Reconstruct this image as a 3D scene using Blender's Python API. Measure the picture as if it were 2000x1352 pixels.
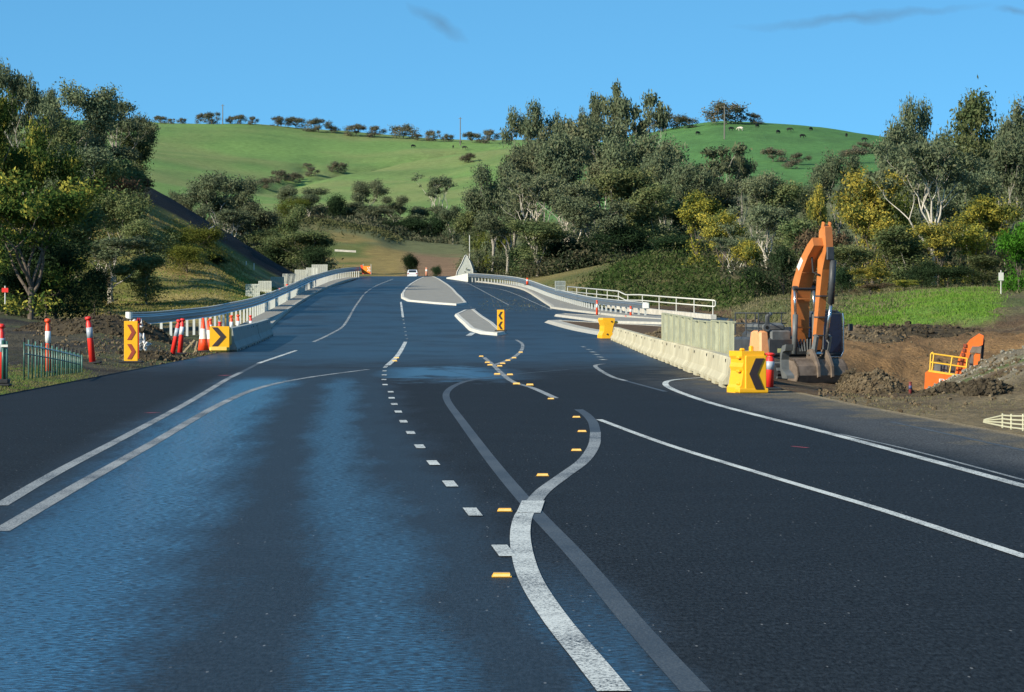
import bpy, math, random
import numpy as np
from mathutils import Vector, Matrix, Euler, Quaternion
R = math.radians
random.seed(7)
scene = bpy.context.scene
COL = scene.collection
for o in list(bpy.data.objects): bpy.data.objects.remove(o)

# ---------------------------------------------------------------- camera
EYE = 1.6; F = 6300.0; HOR = 605.0
cd = bpy.data.cameras.new('camera')
cam = bpy.data.objects.new('camera', cd); COL.objects.link(cam)
cam.location = (0, 0, EYE); cam.rotation_euler = (R(90), 0, 0)
cd.sensor_width = 36; cd.lens = 36*F/2000.0
cd.shift_y = -(676-HOR)/2000.0
cd.clip_start = 0.2; cd.clip_end = 9000
scene.camera = cam

# ---------------------------------------------------------------- light
SUN = Vector((-0.72, -0.54, 0.45)).normalized()
w = bpy.data.worlds.new('World'); scene.world = w; w.use_nodes = True
nt = w.node_tree; nt.nodes.clear()
def N(t, typ, **kw):
    n = t.nodes.new(typ)
    for k, v in kw.items():
        if k in n.bl_rna.properties.keys(): setattr(n, k, v)
        else: n.inputs[k.replace('_', ' ')].default_value = v
    return n
out = N(nt, 'ShaderNodeOutputWorld'); bg = N(nt, 'ShaderNodeBackground')
sky = N(nt, 'ShaderNodeTexSky'); sky.sky_type = 'NISHITA'; sky.sun_disc = False
sky.sun_elevation = math.asin(SUN.z); sky.sun_rotation = math.atan2(SUN.x, SUN.y)
sky.altitude = 600; sky.air_density = 1.1; sky.dust_density = 0.25; sky.ozone_density = 3.0
tc = N(nt, 'ShaderNodeTexCoord')
mp = N(nt, 'ShaderNodeMapping', vector_type='POINT')
mp.inputs['Scale'].default_value = (1, 1, 1.7); mp.inputs['Location'].default_value = (0, 0, 0.225)
nt.links.new(tc.outputs['Generated'], mp.inputs['Vector'])
nrm = N(nt, 'ShaderNodeVectorMath', operation='NORMALIZE')
nt.links.new(mp.outputs[0], nrm.inputs[0]); nt.links.new(nrm.outputs[0], sky.inputs['Vector'])
tint = N(nt, 'ShaderNodeMix', data_type='RGBA', blend_type='MULTIPLY'); tint.inputs[0].default_value = 1
SKYT = (0.62, 1.16, 1.22, 1); tint.inputs[7].default_value = SKYT
nt.links.new(sky.outputs[0], tint.inputs[6])
# faint wisps of cloud at fixed compass directions
def wisp(px, py, a, b, rot, seedz):
    d = Vector(((px-1000)/F, 1, (HOR-py)/F)).normalized()
    m = N(nt, 'ShaderNodeMapping', vector_type='TEXTURE')
    m.inputs['Location'].default_value = d; m.inputs['Rotation'].default_value = (0, R(rot), 0)
    m.inputs['Scale'].default_value = (a/F, 1, b/F)
    nz = N(nt, 'ShaderNodeTexNoise'); nz.inputs['Scale'].default_value = 70; nz.inputs['Detail'].default_value = 4
    add = N(nt, 'ShaderNodeVectorMath', operation='MULTIPLY_ADD')
    sub = N(nt, 'ShaderNodeVectorMath', operation='SUBTRACT'); sub.inputs[1].default_value = (.5, .5, .5)
    nt.links.new(tc.outputs['Generated'], nz.inputs['Vector']); nt.links.new(nz.outputs['Color'], sub.inputs[0])
    nt.links.new(sub.outputs[0], add.inputs[0]); add.inputs[1].default_value = (.012, 0, .006)
    nt.links.new(tc.outputs['Generated'], add.inputs[2]); nt.links.new(add.outputs[0], m.inputs['Vector'])
    g = N(nt, 'ShaderNodeTexGradient', gradient_type='SPHERICAL'); nt.links.new(m.outputs[0], g.inputs[0])
    return g.outputs['Fac']
facs = [wisp(855, 46, 75, 16, 35, 0), wisp(1680, 36, 260, 13, -4, 1), wisp(1985, 22, 60, 10, 0, 2)]
s1 = N(nt, 'ShaderNodeMath', operation='ADD'); nt.links.new(facs[0], s1.inputs[0]); nt.links.new(facs[1], s1.inputs[1])
s2 = N(nt, 'ShaderNodeMath', operation='ADD'); nt.links.new(s1.outputs[0], s2.inputs[0]); nt.links.new(facs[2], s2.inputs[1])
s3 = N(nt, 'ShaderNodeMath', operation='MULTIPLY'); nt.links.new(s2.outputs[0], s3.inputs[0]); s3.inputs[1].default_value = 0.75
s3.use_clamp = True
cm = N(nt, 'ShaderNodeMix', data_type='RGBA'); nt.links.new(s3.outputs[0], cm.inputs[0])
mul2 = N(nt, 'ShaderNodeMix', data_type='RGBA', blend_type='MULTIPLY'); mul2.inputs[0].default_value = 1
nt.links.new(tint.outputs[2], mul2.inputs[6]); mul2.inputs[7].default_value = (0.93, 0.66, 0.60, 1)
nt.links.new(tint.outputs[2], cm.inputs[6]); nt.links.new(mul2.outputs[2], cm.inputs[7])
nt.links.new(cm.outputs[2], bg.inputs['Color'])
bg.inputs['Strength'].default_value = 0.125
nt.links.new(bg.outputs[0], out.inputs[0])
sl = bpy.data.lights.new('sun', 'SUN'); sl.energy = 5.0; sl.angle = R(0.55); sl.color = (1, .90, .72)
so = bpy.data.objects.new('sun', sl); COL.objects.link(so)
so.rotation_euler = (-SUN).to_track_quat('-Z', 'Y').to_euler(); so.location = (-50, -30, 40)
scene.view_settings.view_transform = 'Standard'; scene.view_settings.look = 'None'
scene.view_settings.exposure = 0.5; scene.view_settings.gamma = 1.0
scene.render.film_transparent = False
scene.cycles.max_bounces = 6; scene.cycles.transparent_max_bounces = 8
scene.cycles.diffuse_bounces = 2; scene.cycles.glossy_bounces = 2

# ---------------------------------------------------------------- materials
def rgba(c): return (c[0], c[1], c[2], 1)
def mat(name, col, rough=.7, metal=0.0, var=.12, scale=8, bump=0.0, bscale=60, spec=.5, col2=None, coat=0, isl=0.0):
    m = bpy.data.materials.new(name); m.use_nodes = True; t = m.node_tree
    b = t.nodes['Principled BSDF']; b.inputs['Roughness'].default_value = rough
    b.inputs['Metallic'].default_value = metal; b.inputs['Specular IOR Level'].default_value = spec
    b.inputs['Coat Weight'].default_value = coat
    tc = N(t, 'ShaderNodeTexCoord'); nz = N(t, 'ShaderNodeTexNoise')
    nz.inputs['Scale'].default_value = scale; nz.inputs['Detail'].default_value = 6; nz.inputs['Roughness'].default_value = .65
    t.links.new(tc.outputs['Object'], nz.inputs['Vector'])
    cr = N(t, 'ShaderNodeValToRGB'); cr.color_ramp.elements[0].position = .33; cr.color_ramp.elements[1].position = .68
    c2 = col2 if col2 else tuple(min(1, x*(1+var)) for x in col)
    c1 = col if col2 else tuple(x*(1-var) for x in col)
    cr.color_ramp.elements[0].color = rgba(c1); cr.color_ramp.elements[1].color = rgba(c2)
    t.links.new(nz.outputs[0], cr.inputs[0])
    last = cr.outputs[0]
    if isl:
        ge = N(t, 'ShaderNodeNewGeometry'); mr = N(t, 'ShaderNodeMapRange'); mr.inputs[3].default_value = 1-isl; mr.inputs[4].default_value = 1+isl
        t.links.new(ge.outputs['Random Per Island'], mr.inputs[0])
        mx = N(t, 'ShaderNodeVectorMath', operation='SCALE'); t.links.new(last, mx.inputs[0]); t.links.new(mr.outputs[0], mx.inputs['Scale']); last = mx.outputs[0]
    t.links.new(last, b.inputs['Base Color'])
    if bump:
        n2 = N(t, 'ShaderNodeTexNoise'); n2.inputs['Scale'].default_value = bscale; n2.inputs['Detail'].default_value = 5
        t.links.new(tc.outputs['Object'], n2.inputs['Vector'])
        bp = N(t, 'ShaderNodeBump'); bp.inputs['Strength'].default_value = bump; bp.inputs['Distance'].default_value = .05
        t.links.new(n2.outputs[0], bp.inputs['Height']); t.links.new(bp.outputs[0], b.inputs['Normal'])
    return m
def leafmat(name, c1, c2, c3=None, nscale=.35, tr=.25, thr=.5):
    m = bpy.data.materials.new(name); m.use_nodes = True; t = m.node_tree; t.nodes.clear()
    o = N(t, 'ShaderNodeOutputMaterial'); tc = N(t, 'ShaderNodeTexCoord')
    ge = N(t, 'ShaderNodeNewGeometry'); oi = N(t, 'ShaderNodeObjectInfo')
    mx = N(t, 'ShaderNodeMix', data_type='RGBA'); mx.inputs[6].default_value = rgba(c1); mx.inputs[7].default_value = rgba(c2)
    t.links.new(ge.outputs['Random Per Island'], mx.inputs[0]); last = mx.outputs[2]
    if c3:
        nz = N(t, 'ShaderNodeTexNoise'); nz.inputs['Scale'].default_value = nscale; nz.inputs['Detail'].default_value = 3
        t.links.new(tc.outputs['Object'], nz.inputs['Vector'])
        ad = N(t, 'ShaderNodeMath', operation='MULTIPLY_ADD'); ad.inputs[1].default_value = .25
        t.links.new(ge.outputs['Random Per Island'], ad.inputs[0]); t.links.new(nz.outputs[0], ad.inputs[2])
        mr = N(t, 'ShaderNodeMapRange'); mr.inputs[1].default_value = thr+.04; mr.inputs[2].default_value = thr+.22
        t.links.new(ad.outputs[0], mr.inputs[0])
        m2 = N(t, 'ShaderNodeMix', data_type='RGBA'); m2.inputs[7].default_value = rgba(c3)
        t.links.new(mr.outputs[0], m2.inputs[0]); t.links.new(last, m2.inputs[6]); last = m2.outputs[2]
    hs = N(t, 'ShaderNodeHueSaturation'); t.links.new(last, hs.inputs['Color'])
    v = N(t, 'ShaderNodeMapRange'); v.inputs[3].default_value = .8; v.inputs[4].default_value = 1.25
    t.links.new(oi.outputs['Random'], v.inputs[0]); t.links.new(v.outputs[0], hs.inputs['Value'])
    h = N(t, 'ShaderNodeMapRange'); h.inputs[3].default_value = .485; h.inputs[4].default_value = .515
    mm = N(t, 'ShaderNodeMath', operation='FRACT'); m3 = N(t, 'ShaderNodeMath', operation='MULTIPLY'); m3.inputs[1].default_value = 7.3
    t.links.new(oi.outputs['Random'], m3.inputs[0]); t.links.new(m3.outputs[0], mm.inputs[0]); t.links.new(mm.outputs[0], h.inputs[0]); t.links.new(h.outputs[0], hs.inputs['Hue'])
    d = N(t, 'ShaderNodeBsdfDiffuse'); tr_ = N(t, 'ShaderNodeBsdfTranslucent'); ms = N(t, 'ShaderNodeMixShader'); ms.inputs[0].default_value = tr
    t.links.new(hs.outputs[0], d.inputs[0]); t.links.new(hs.outputs[0], tr_.inputs[0])
    t.links.new(d.outputs[0], ms.inputs[1]); t.links.new(tr_.outputs[0], ms.inputs[2]); t.links.new(ms.outputs[0], o.inputs[0])
    return m

# ---------------------------------------------------------------- maths
_rt = np.random.RandomState(3).rand(256, 256)
def vnoise(x, y):
    xi = np.floor(x).astype(int); yi = np.floor(y).astype(int); fx = x-xi; fy = y-yi
    fx = fx*fx*(3-2*fx); fy = fy*fy*(3-2*fy)
    a = _rt[xi & 255, yi & 255]; b = _rt[(xi+1) & 255, yi & 255]; c = _rt[xi & 255, (yi+1) & 255]; d = _rt[(xi+1) & 255, (yi+1) & 255]
    return (a*(1-fx)+b*fx)*(1-fy)+(c*(1-fx)+d*fx)*fy
def fbm(x, y, o=4, g=.5):
    s = 0; a = 1; t = 0
    for i in range(o):
        s = s+a*vnoise(x*2**i+17*i, y*2**i+31*i); t += a; a *= g
    return s/t-.5
ZR_Y = np.array([-100, 0, 60, 100, 140, 180, 220, 260, 300, 350, 400, 450, 480, 500, 550, 620, 700, 5000.])
ZR_Z = np.array([0, 0, 0, 0, .1, .35, .95, 1.7, 2.6, 3.85, 5.0, 6.1, 6.55, 6.75, 7.0, 6.9, 6.3, 6.3])
def _pchip(xk, yk, x):
    xk = np.asarray(xk, float); yk = np.asarray(yk, float); h = np.diff(xk); d = np.diff(yk)/h
    m = np.zeros_like(yk)
    for i in range(1, len(xk)-1):
        if d[i-1]*d[i] > 0: m[i] = 2*d[i-1]*d[i]/(d[i-1]+d[i])
    x = np.clip(x, xk[0], xk[-1]); i = np.clip(np.searchsorted(xk, x)-1, 0, len(xk)-2); t = (x-xk[i])/h[i]
    return yk[i]*(2*t**3-3*t**2+1)+m[i]*h[i]*(t**3-2*t**2+t)+yk[i+1]*(-2*t**3+3*t**2)+m[i+1]*h[i]*(t**3-t**2)
YK = np.arange(-100, 5000, 2.0); ZK = _pchip(ZR_Y, ZR_Z, YK)
def zr(y): return np.interp(y, YK, ZK)
def onroad(px, py):
    """distance at which the line of sight through (px,py) meets the road"""
    ys = np.concatenate([np.arange(4, 60, .05), np.arange(60, 640, .25)])
    s = EYE+(HOR-py)/F*ys - zr(ys)
    k = np.argmax(s < 0)
    if s[k] >= 0: k = int(np.argmin(s[ys > 300]))+int((ys <= 300).sum())
    Y = ys[k] if k == 0 or s[k] >= 0 else ys[k-1]+(ys[k]-ys[k-1])*s[k-1]/(s[k-1]-s[k])
    return (px-1000)/F*Y, Y
def road_pt(px, py, dz=0):
    X, Y = onroad(px, py); return Vector((X, Y, float(zr(Y))+dz))
def at(px, py, Y): return Vector(((px-1000)/F*Y, Y, EYE+(HOR-py)/F*Y))
def polyX(pts):
    q = sorted([onroad(*p)[::-1] for p in pts]); return np.array([a for a, b in q]), np.array([b for a, b in q])

# road edges as functions of distance
LE = polyX([(430, 688), (525, 645), (540, 630), (575, 600), (610, 578), (640, 563)])
LEy = np.concatenate([[-100, 20, 60], LE[0], [420, 450, 480, 520, 640]]); LEx = np.concatenate([[-9, -9, -9.6], LE[1], [-20.4, -21.5, -22.6, -25, -30]])
REy = np.array([-100, 20, 40, 53, 62, 67, 145, 152, 160, 225, 238, 272, 305, 352, 380, 405, 450, 520, 640.])
REx = np.array([8, 7.5, 6.6, 5.9, 5.6, 5.2, 5.2, 5.4, 15, 15, 9.6, 5.1, 3.5, 1.2, -1.2, -4.6, -7.5, -11, -17.])
DASH = [(983,1077),(923,1001),(879,946),(846,905),(820,873),(802,846),(788,824),(778,805),(770,790),(765,778),(763,766),(752,752),(750,742),(750,733),(752,718),(772,695),(792,668),(790,640),(787,620),(785,590)]
DX = polyX(DASH); DXy = np.concatenate([[-60, 0, 10], DX[0], [300, 352, 405, 480, 640]]); DXx = np.concatenate([[2, 1.2, .6], DX[1], [-10.3, -11.6, -13.6, -17.5, -25]])

# terrain: rows of heights across the view at growing distance (metres above the road, or a sight line >= 100)
ROWS = {
 -100: [(-9000, .3), (-300, -.15), (2600, -.15), (9000, .6)],
 30: [(-6000, .5), (-1500, .1), (-400, -.15), (2300, -.15), (2900, -.05), (6000, 1.2)],
 45: [(-6000, .5), (-1200, .2), (-300, -.12), (2000, -.12), (2300, .05), (2900, .8), (6000, 2.5)],
 57: [(-5000, .5), (-900, .2), (-60, -.10), (1620, -.12), (1800, -.05), (2000, -.05), (2300, .5), (3500, 2.5)],
 66: [(-5000, .5), (-400, .2), (0, 0.0), (60, -.08), (1560, -.15), (1800, -.25), (1930, .05), (2000, .45), (2300, 1.4), (3500, 3)],
 76: [(-5000, .5), (-300, .2), (0, .0), (200, -.05), (1540, -.25), (1650, -.45), (1780, -.65), (1810, 783), (1850, 766), (1900, 746), (1950, 728), (2000, 710), (2300, 640), (3500, 3.5)],
 88: [(-5000, .5), (-300, .2), (0, .05), (300, 0), (1480, -.35), (1650, -.75), (1760, -1.1), (1800, 776), (1835, 752), (1880, 734), (1915, 714), (1950, 701), (2000, 686), (2300, 600), (3500, 4)],
 96: [(-5000, .6), (0, .1), (300, .02), (1480, -.5), (1650, -.95), (1740, -1.7), (1850, -1.6), (1950, -1.0), (2000, -.5), (2200, .8), (3500, 4)],
 106: [(-5000, .8), (0, .15), (300, .05), (1450, -.6), (1660, -1.1), (1740, -2.6), (2100, -2.6), (2300, 0), (3500, 4)],
 128: [(-5000, 1), (0, 650), (240, 655), (400, 675), (1440, -.6), (1660, -1.1), (1740, -2.6), (2150, -2.6), (2400, 1), (3500, 5)],
 140: [(-5000, 1.5), (0, 640), (240, 650), (420, 670), (1420, -.2), (1600, -1.0), (1700, -2.5), (2000, -2.4), (2200, -1.5), (2400, 2), (3500, 6)],
 156: [(-5000, 2), (0, 632), (200, 655), (440, 665), (1190, -.1), (1290, .0), (1430, 630), (1560, 660), (1660, 672), (1800, 690), (2000, 680), (2300, 600), (3500, 400)],
 172: [(-5000, 3), (0, 622), (200, 650), (450, 662), (1190, -.1), (1290, -.05), (1430, 622), (1520, 625), (1600, 648), (1660, 643), (1730, 650), (1850, 641), (2000, 634), (2300, 560), (3500, 300)],
 190: [(-5000, 5), (0, 615), (250, 655), (470, 645), (1240, -.05), (1300, -.02), (1440, 612), (1520, 610), (1640, 615), (1700, 622), (1800, 605), (1900, 600), (2000, 600), (2300, 520), (3500, 250)],
 215: [(-5000, 9), (0, 610), (250, 630), (480, 630), (520, -.1), (1230, -.1), (1290, .1), (1400, 622), (1520, 595), (1640, 592), (1700, 590), (1800, 575), (1900, 568), (2000, 572), (2300, 490), (3500, 200)],
 235: [(-5000, 12), (0, 600), (300, 610), (490, 615), (535, -.1), (1170, -.1), (1240, .2), (1400, 608), (1520, 585), (1640, 580), (1800, 566), (1900, 562), (2000, 566), (2300, 470), (3500, 150)],
 265: [(-5000, 20), (0, 588), (300, 592), (440, 590), (500, 596), (550, -.1), (1130, -.1), (1200, 598), (1400, 592), (1640, 568), (1800, 555), (2000, 550), (2300, 450), (3500, 120)],
 300: [(-4000, 30), (-500, 420), (0, 515), (150, 490), (300, 500), (420, 530), (480, 565), (560, 581), (600, -.1), (1080, -.1), (1130, 578), (1200, 562), (1300, 556), (1400, 560), (1450, 572), (1640, 560), (1800, 545), (2000, 535), (2300, 440), (3500, 100)],
 340: [(-4000, 45), (-500, 270), (0, 320), (150, 340), (280, 396), (300, 410), (400, 464), (480, 520), (530, 546), (575, 564), (620, -.2), (1020, -.2), (1060, 562), (1130, 545), (1200, 530), (1300, 522), (1400, 538), (1640, 550), (1800, 540), (2000, 525), (2300, 420), (3500, 80)],
 375: [(-4000, 50), (-500, 220), (0, 300), (200, 340), (290, 374), (400, 435), (480, 482), (565, 538), (600, 552), (640, -.2), (980, -.2), (1020, 549), (1100, 533), (1200, 512), (1300, 509), (1400, 525), (1640, 545), (2000, 520), (2300, 400), (3500, 60)],
 410: [(-4000, 55), (-500, 200), (0, 290), (200, 335), (290, 366), (565, 530), (600, 545), (655, -.2), (920, -.2), (960, 543), (1100, 538), (1200, 525), (1300, 520), (1400, 530), (2000, 515), (2300, 400), (3500, 50)],
 470: [(-4000, 55), (0, 310), (200, 360), (290, 400), (560, 540), (650, -.2), (885, -.2), (930, 538), (1200, 530), (1400, 525), (2000, 500), (3500, 50)],
 540: [(-4000, 55), (0, 350), (290, 440), (560, 542), (650, -.6), (890, -.6), (1000, 532), (1400, 515), (2000, 480), (3500, 60)],
 620: [(-4000, 60), (0, 380), (290, 460), (460, 510), (560, 545), (640, 550), (900, 550), (1000, 530), (1400, 500), (2000, 450), (3500, 60)],
 690: [(-4000, 60), (0, 400), (290, 470), (450, 500), (560, 530), (645, 538), (760, 542), (900, 540), (1000, 520), (1400, 485), (2000, 430), (3500, 60)],
 780: [(-4000, 70), (0, 400), (290, 470), (450, 490), (560, 495), (645, 503), (780, 505), (880, 508), (1000, 500), (1400, 470), (2000, 410), (3500, 70)],
 870: [(-4000, 80), (0, 400), (300, 460), (430, 470), (500, 452), (560, 432), (640, 434), (740, 450), (775, 471), (880, 476), (1000, 475), (1400, 450), (2000, 390), (3500, 80)],
 940: [(-4000, 90), (0, 400), (300, 460), (430, 462), (540, 440), (640, 440), (740, 455), (880, 474), (1000, 470), (1400, 430), (2000, 370), (3500, 90)],
 1080: [(-4000, 110), (0, 390), (300, 440), (430, 450), (640, 440), (880, 440), (1000, 430), (1200, 380), (1400, 350), (1740, 340), (2200, 350), (3500, 300)],
 1250: [(-4000, 120), (0, 350), (300, 372), (450, 395), (640, 400), (760, 395), (880, 385), (1000, 370), (1200, 310), (1300, 280), (1400, 268), (1500, 270), (1740, 292), (2000, 320), (2300, 340), (3500, 330)],
 1400: [(-4000, 130), (0, 300), (300, 320), (450, 345), (560, 360), (640, 352), (760, 345), (880, 340), (1000, 320), (1200, 275), (1300, 255), (1400, 241), (1500, 243), (1600, 250), (1740, 270), (2000, 320), (2300, 370), (3500, 380)],
 1520: [(-4000, 140), (0, 270), (300, 285), (450, 300), (600, 315), (700, 318), (880, 305), (1000, 290), (1200, 275), (1400, 248), (1600, 257), (1740, 277), (2000, 325), (3500, 390)],
 1700: [(-4000, 220), (0, 236), (280, 243), (400, 243), (470, 244), (520, 247), (620, 258), (760, 268), (860, 275), (950, 276), (1100, 276), (1300, 290), (1500, 300), (2000, 360), (3500, 400)],
 1800: [(-4000, 230), (0, 238), (280, 245), (520, 249), (620, 260), (860, 277), (1100, 280), (1500, 310), (2000, 370), (3500, 410)],
 2600: [(-4000, 420), (3500, 420)],
 6000: [(-4000, 540), (3500, 540)]}
PXG = np.arange(-6000, 8001, 10.0); RY = np.array(sorted(ROWS), float); HG = []
ker = np.exp(-.5*(np.arange(-3, 4)/1.3)**2); ker /= ker.sum()
for yk in sorted(ROWS):
    px = [p for p, v in ROWS[yk]]; hv = [(v+float(zr(yk)) if v < 100 and (p > -3000 or v < 20) and abs(v) < 20 else (v if v < 100 and p <= -3000 else EYE+(HOR-v)/F*yk)) for p, v in ROWS[yk]]
    hv = [min(h, 130) for h in hv]
    r = np.interp(PXG, px, hv); r2 = np.convolve(np.pad(r, 3, 'edge'), ker, 'valid'); HG.append(r2)
HG = np.array(HG); dh = np.diff(RY)[:, None]; D = np.diff(HG, axis=0)/dh; MG = np.zeros_like(HG)
pr = D[:-1]*D[1:]; MG[1:-1] = np.where(pr > 0, 2*pr/np.where(D[:-1]+D[1:] == 0, 1, D[:-1]+D[1:]), 0)
GUL = []
def H(X, Y, rough=True):
    X = np.asarray(X, float); Y = np.asarray(Y, float)
    X, Y = np.broadcast_arrays(X, Y)
    Yc = np.clip(Y, RY[0], RY[-1]); px = 1000+F*X/np.maximum(Yc, 45)
    i = np.clip(np.searchsorted(RY, Yc)-1, 0, len(RY)-2); hh = RY[i+1]-RY[i]; t = (Yc-RY[i])/hh
    pc = np.clip((px-PXG[0])/10, 0, len(PXG)-1.001); j = pc.astype(int); f = pc-j
    g = lambda A, k: A[k, j]*(1-f)+A[k, j+1]*f
    h = g(HG, i)*(2*t**3-3*t**2+1)+g(MG, i)*hh*(t**3-2*t**2+t)+g(HG, i+1)*(-2*t**3+3*t**2)+g(MG, i+1)*hh*(t**3-t**2)
    if not rough: return h
    # natural roughness, growing with distance; pit and diggings rougher
    far = np.clip((Y-600)/700, 0, 1)
    h = h+far*(fbm(X/90, Y/90, 4)*5+fbm(X/30, Y/30, 3)*1.2)
    mid = np.clip((Y-90)/60, 0, 1)*(1-far)
    h = h+mid*fbm(X/7, Y/7, 4)*.55
    pit = np.clip((px-1560)/120, 0, 1)*np.clip((Y-52)/12, 0, 1)*np.clip((215-Y)/30, 0, 1)
    h = h+pit*(fbm(X/2.2, Y/3.0, 5, .6)*np.where(Y < 100, .42, .95))
    lft = np.clip((520-px)/100, 0, 1)*np.clip((Y-70)/20, 0, 1)*np.clip((230-Y)/40, 0, 1)
    h = h+lft*fbm(X/1.6, Y/2.5, 5, .6)*.35
    for gx, gy, dep, wd in GUL:
        # distance to a polyline
        best = np.full(h.shape, 1e9)
        for k in range(len(gx)-1):
            ax, ay, bx, by = gx[k], gy[k], gx[k+1], gy[k+1]; L2 = (bx-ax)**2+(by-ay)**2
            tt = np.clip(((X-ax)*(bx-ax)+(Y-ay)*(by-ay))/L2, 0, 1); best = np.minimum(best, np.hypot(X-ax-tt*(bx-ax), (Y-ay-tt*(by-ay))*.7))
        h = h-dep*np.exp(-(best/wd)**2)
    # keep the ground under the road
    xl = np.interp(Y, LEy, LEx); xr = np.interp(Y, REy, REx)
    dl = np.maximum(xl-X, X-xr)   # >0 outside
    zz = zr(Y)-.14; k = np.clip((dl-.6)/2.0, 0, 1); k = np.where(Y > 640, 1, k)
    return zz*(1-k)+h*k
YM = np.concatenate([np.arange(30, 120, .4), np.geomspace(120, 2500, 2200)])
def ground_px(px, py, ymin=30):
    """first terrain point behind a pixel, beyond ymin"""
    s = EYE+(HOR-py)/F*YM-H((px-1000)/F*YM, YM); ok = (s < 0) & (YM >= ymin)
    if not ok.any(): k = len(YM)-1-int(np.argmin(s[::-1][:600]))
    else: k = int(np.argmax(ok))
    Y = float(YM[k]); X = (px-1000)/F*Y; return Vector((X, Y, float(H(X, Y))))
def gz(X, Y): return float(H(X, Y))
def gp(px, Y): X = (px-1000)/F*Y; return Vector((X, Y, gz(X, Y)))
for pts, dep, wd in [([(500, 372), (560, 358), (610, 345), (690, 332), (760, 318), (870, 300), (955, 289)], 3.2, 8), ([(600, 325), (585, 345), (560, 358)], 1.5, 5)]:
    q = [ground_px(*p) for p in pts]; GUL.append(([v.x for v in q], [v.y for v in q], dep, wd))

# ---------------------------------------------------------------- mesh helpers
class MB:
    def __init__(s): s.v = []; s.f = []
    def add(s, vs, fs):
        n = len(s.v); s.v += [tuple(v) for v in vs]; s.f += [tuple(i+n for i in f) for f in fs]; return s
    def box(s, c, d, rot=None, taper=1.0, bev=0.0):
        x, y, z = d[0]/2, d[1]/2, d[2]/2
        if bev:
            b = min(bev, x*.9, y*.9); vs = []
            ring = lambda zz, k, q: [(sx, sy, zz) for sx, sy in ((-x*k+q, -y*k), (x*k-q, -y*k), (x*k, -y*k+q), (x*k, y*k-q), (x*k-q, y*k), (-x*k+q, y*k), (-x*k, y*k-q), (-x*k, -y*k+q))]
            vs = ring(-z, (x-b)/x, b*.7)+ring(-z+b, 1, b)+ring(z-b, taper, b)+ring(z, taper*(x-b)/x, b*.7); fs = [tuple(range(7, -1, -1)), tuple(range(24, 32))]
            for r in range(3):
                for i in range(8): fs.append((r*8+i, r*8+(i+1) % 8, r*8+8+(i+1) % 8, r*8+8+i))
        else:
            vs = [(-x, -y, -z), (x, -y, -z), (x, y, -z), (-x, y, -z)]+[(a*taper, b*taper, z) for a, b in ((-x, -y), (x, -y), (x, y), (-x, y))]
            fs = [(3, 2, 1, 0), (4, 5, 6, 7), (0, 1, 5, 4), (1, 2, 6, 5), (2, 3, 7, 6), (3, 0, 4, 7)]
        M = Euler(rot).to_matrix() if rot else Matrix.Identity(3)
        return s.add([M @ Vector(v)+Vector(c) for v in vs], fs)
    def tube(s, pts, rs, n=8, cap=True):
        pts = [Vector(p) for p in pts]
        if not hasattr(rs, '__len__'): rs = [rs]*len(pts)
        vs = []; fs = []; up = None
        for i, p in enumerate(pts):
            d = (pts[min(i+1, len(pts)-1)]-pts[max(i-1, 0)]).normalized()
            a = d.orthogonal().normalized() if up is None else (up-d*up.dot(d)).normalized()
            up = a; b = d.cross(a)
            vs += [p+(a*math.cos(t)+b*math.sin(t))*rs[i] for t in [2*math.pi*k/n for k in range(n)]]
        for i in range(len(pts)-1):
            for k in range(n): fs.append((i*n+k, i*n+(k+1) % n, (i+1)*n+(k+1) % n, (i+1)*n+k))
        if cap: fs += [tuple(range(n-1, -1, -1)), tuple(range(len(vs)-n, len(vs)))]
        return s.add(vs, fs)
    def prism(s, poly, a, b, frame):
        """polygon in (u,w); extruded from a to b; frame(u,w,t)->xyz"""
        n = len(poly); vs = [frame(u, w, a) for u, w in poly]+[frame(u, w, b) for u, w in poly]
        return s.add(vs, [tuple(range(n-1, -1, -1)), tuple(range(n, 2*n))]+[(i, (i+1) % n, n+(i+1) % n, n+i) for i in range(n)])
    def sweep(s, pts, prof, closed=True, cap=True):
        """profile (side, up) swept along horizontal-ish path"""
        pts = [Vector(p) for p in pts]; n = len(prof); vs = []; fs = []
        for i, p in enumerate(pts):
            d = pts[min(i+1, len(pts)-1)]-pts[max(i-1, 0)]; r = Vector((d.y, -d.x, 0)).normalized()
            vs += [p+r*a+Vector((0, 0, b)) for a, b in prof]
        m = n if closed else n-1
        for i in range(len(pts)-1):
            for k in range(m): fs.append((i*n+k, i*n+(k+1) % n, (i+1)*n+(k+1) % n, (i+1)*n+k))
        if cap and closed: fs += [tuple(range(n)), tuple(range(len(vs)-1, len(vs)-n-1, -1))]
        return s.add(vs, fs)
    def mesh(s, name, m, smooth=False, fixn=True):
        me = bpy.data.meshes.new(name); me.from_pydata(s.v, [], s.f); me.materials.append(m)
        if smooth: me.polygons.foreach_set('use_smooth', [True]*len(me.polygons))
        if fixn and len(s.v) < 60000:
            import bmesh
            bm = bmesh.new(); bm.from_mesh(me); bmesh.ops.recalc_face_normals(bm, faces=bm.faces); bm.to_mesh(me); bm.free()
        me.update(); return me
    def build(s, name, m, parent=None, smooth=False, fixn=True):
        return link(name, s.mesh(name, m, smooth, fixn), parent)
def link(name, me, parent=None):
    o = bpy.data.objects.new(name, me); COL.objects.link(o)
    if parent is not None: o.parent = parent
    return o
def tag(o, label=None, cat=None, group=None, kind=None):
    if label: o['label'] = label
    if cat: o['category'] = cat
    if group: o['group'] = group
    if kind: o['kind'] = kind
    return o
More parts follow.
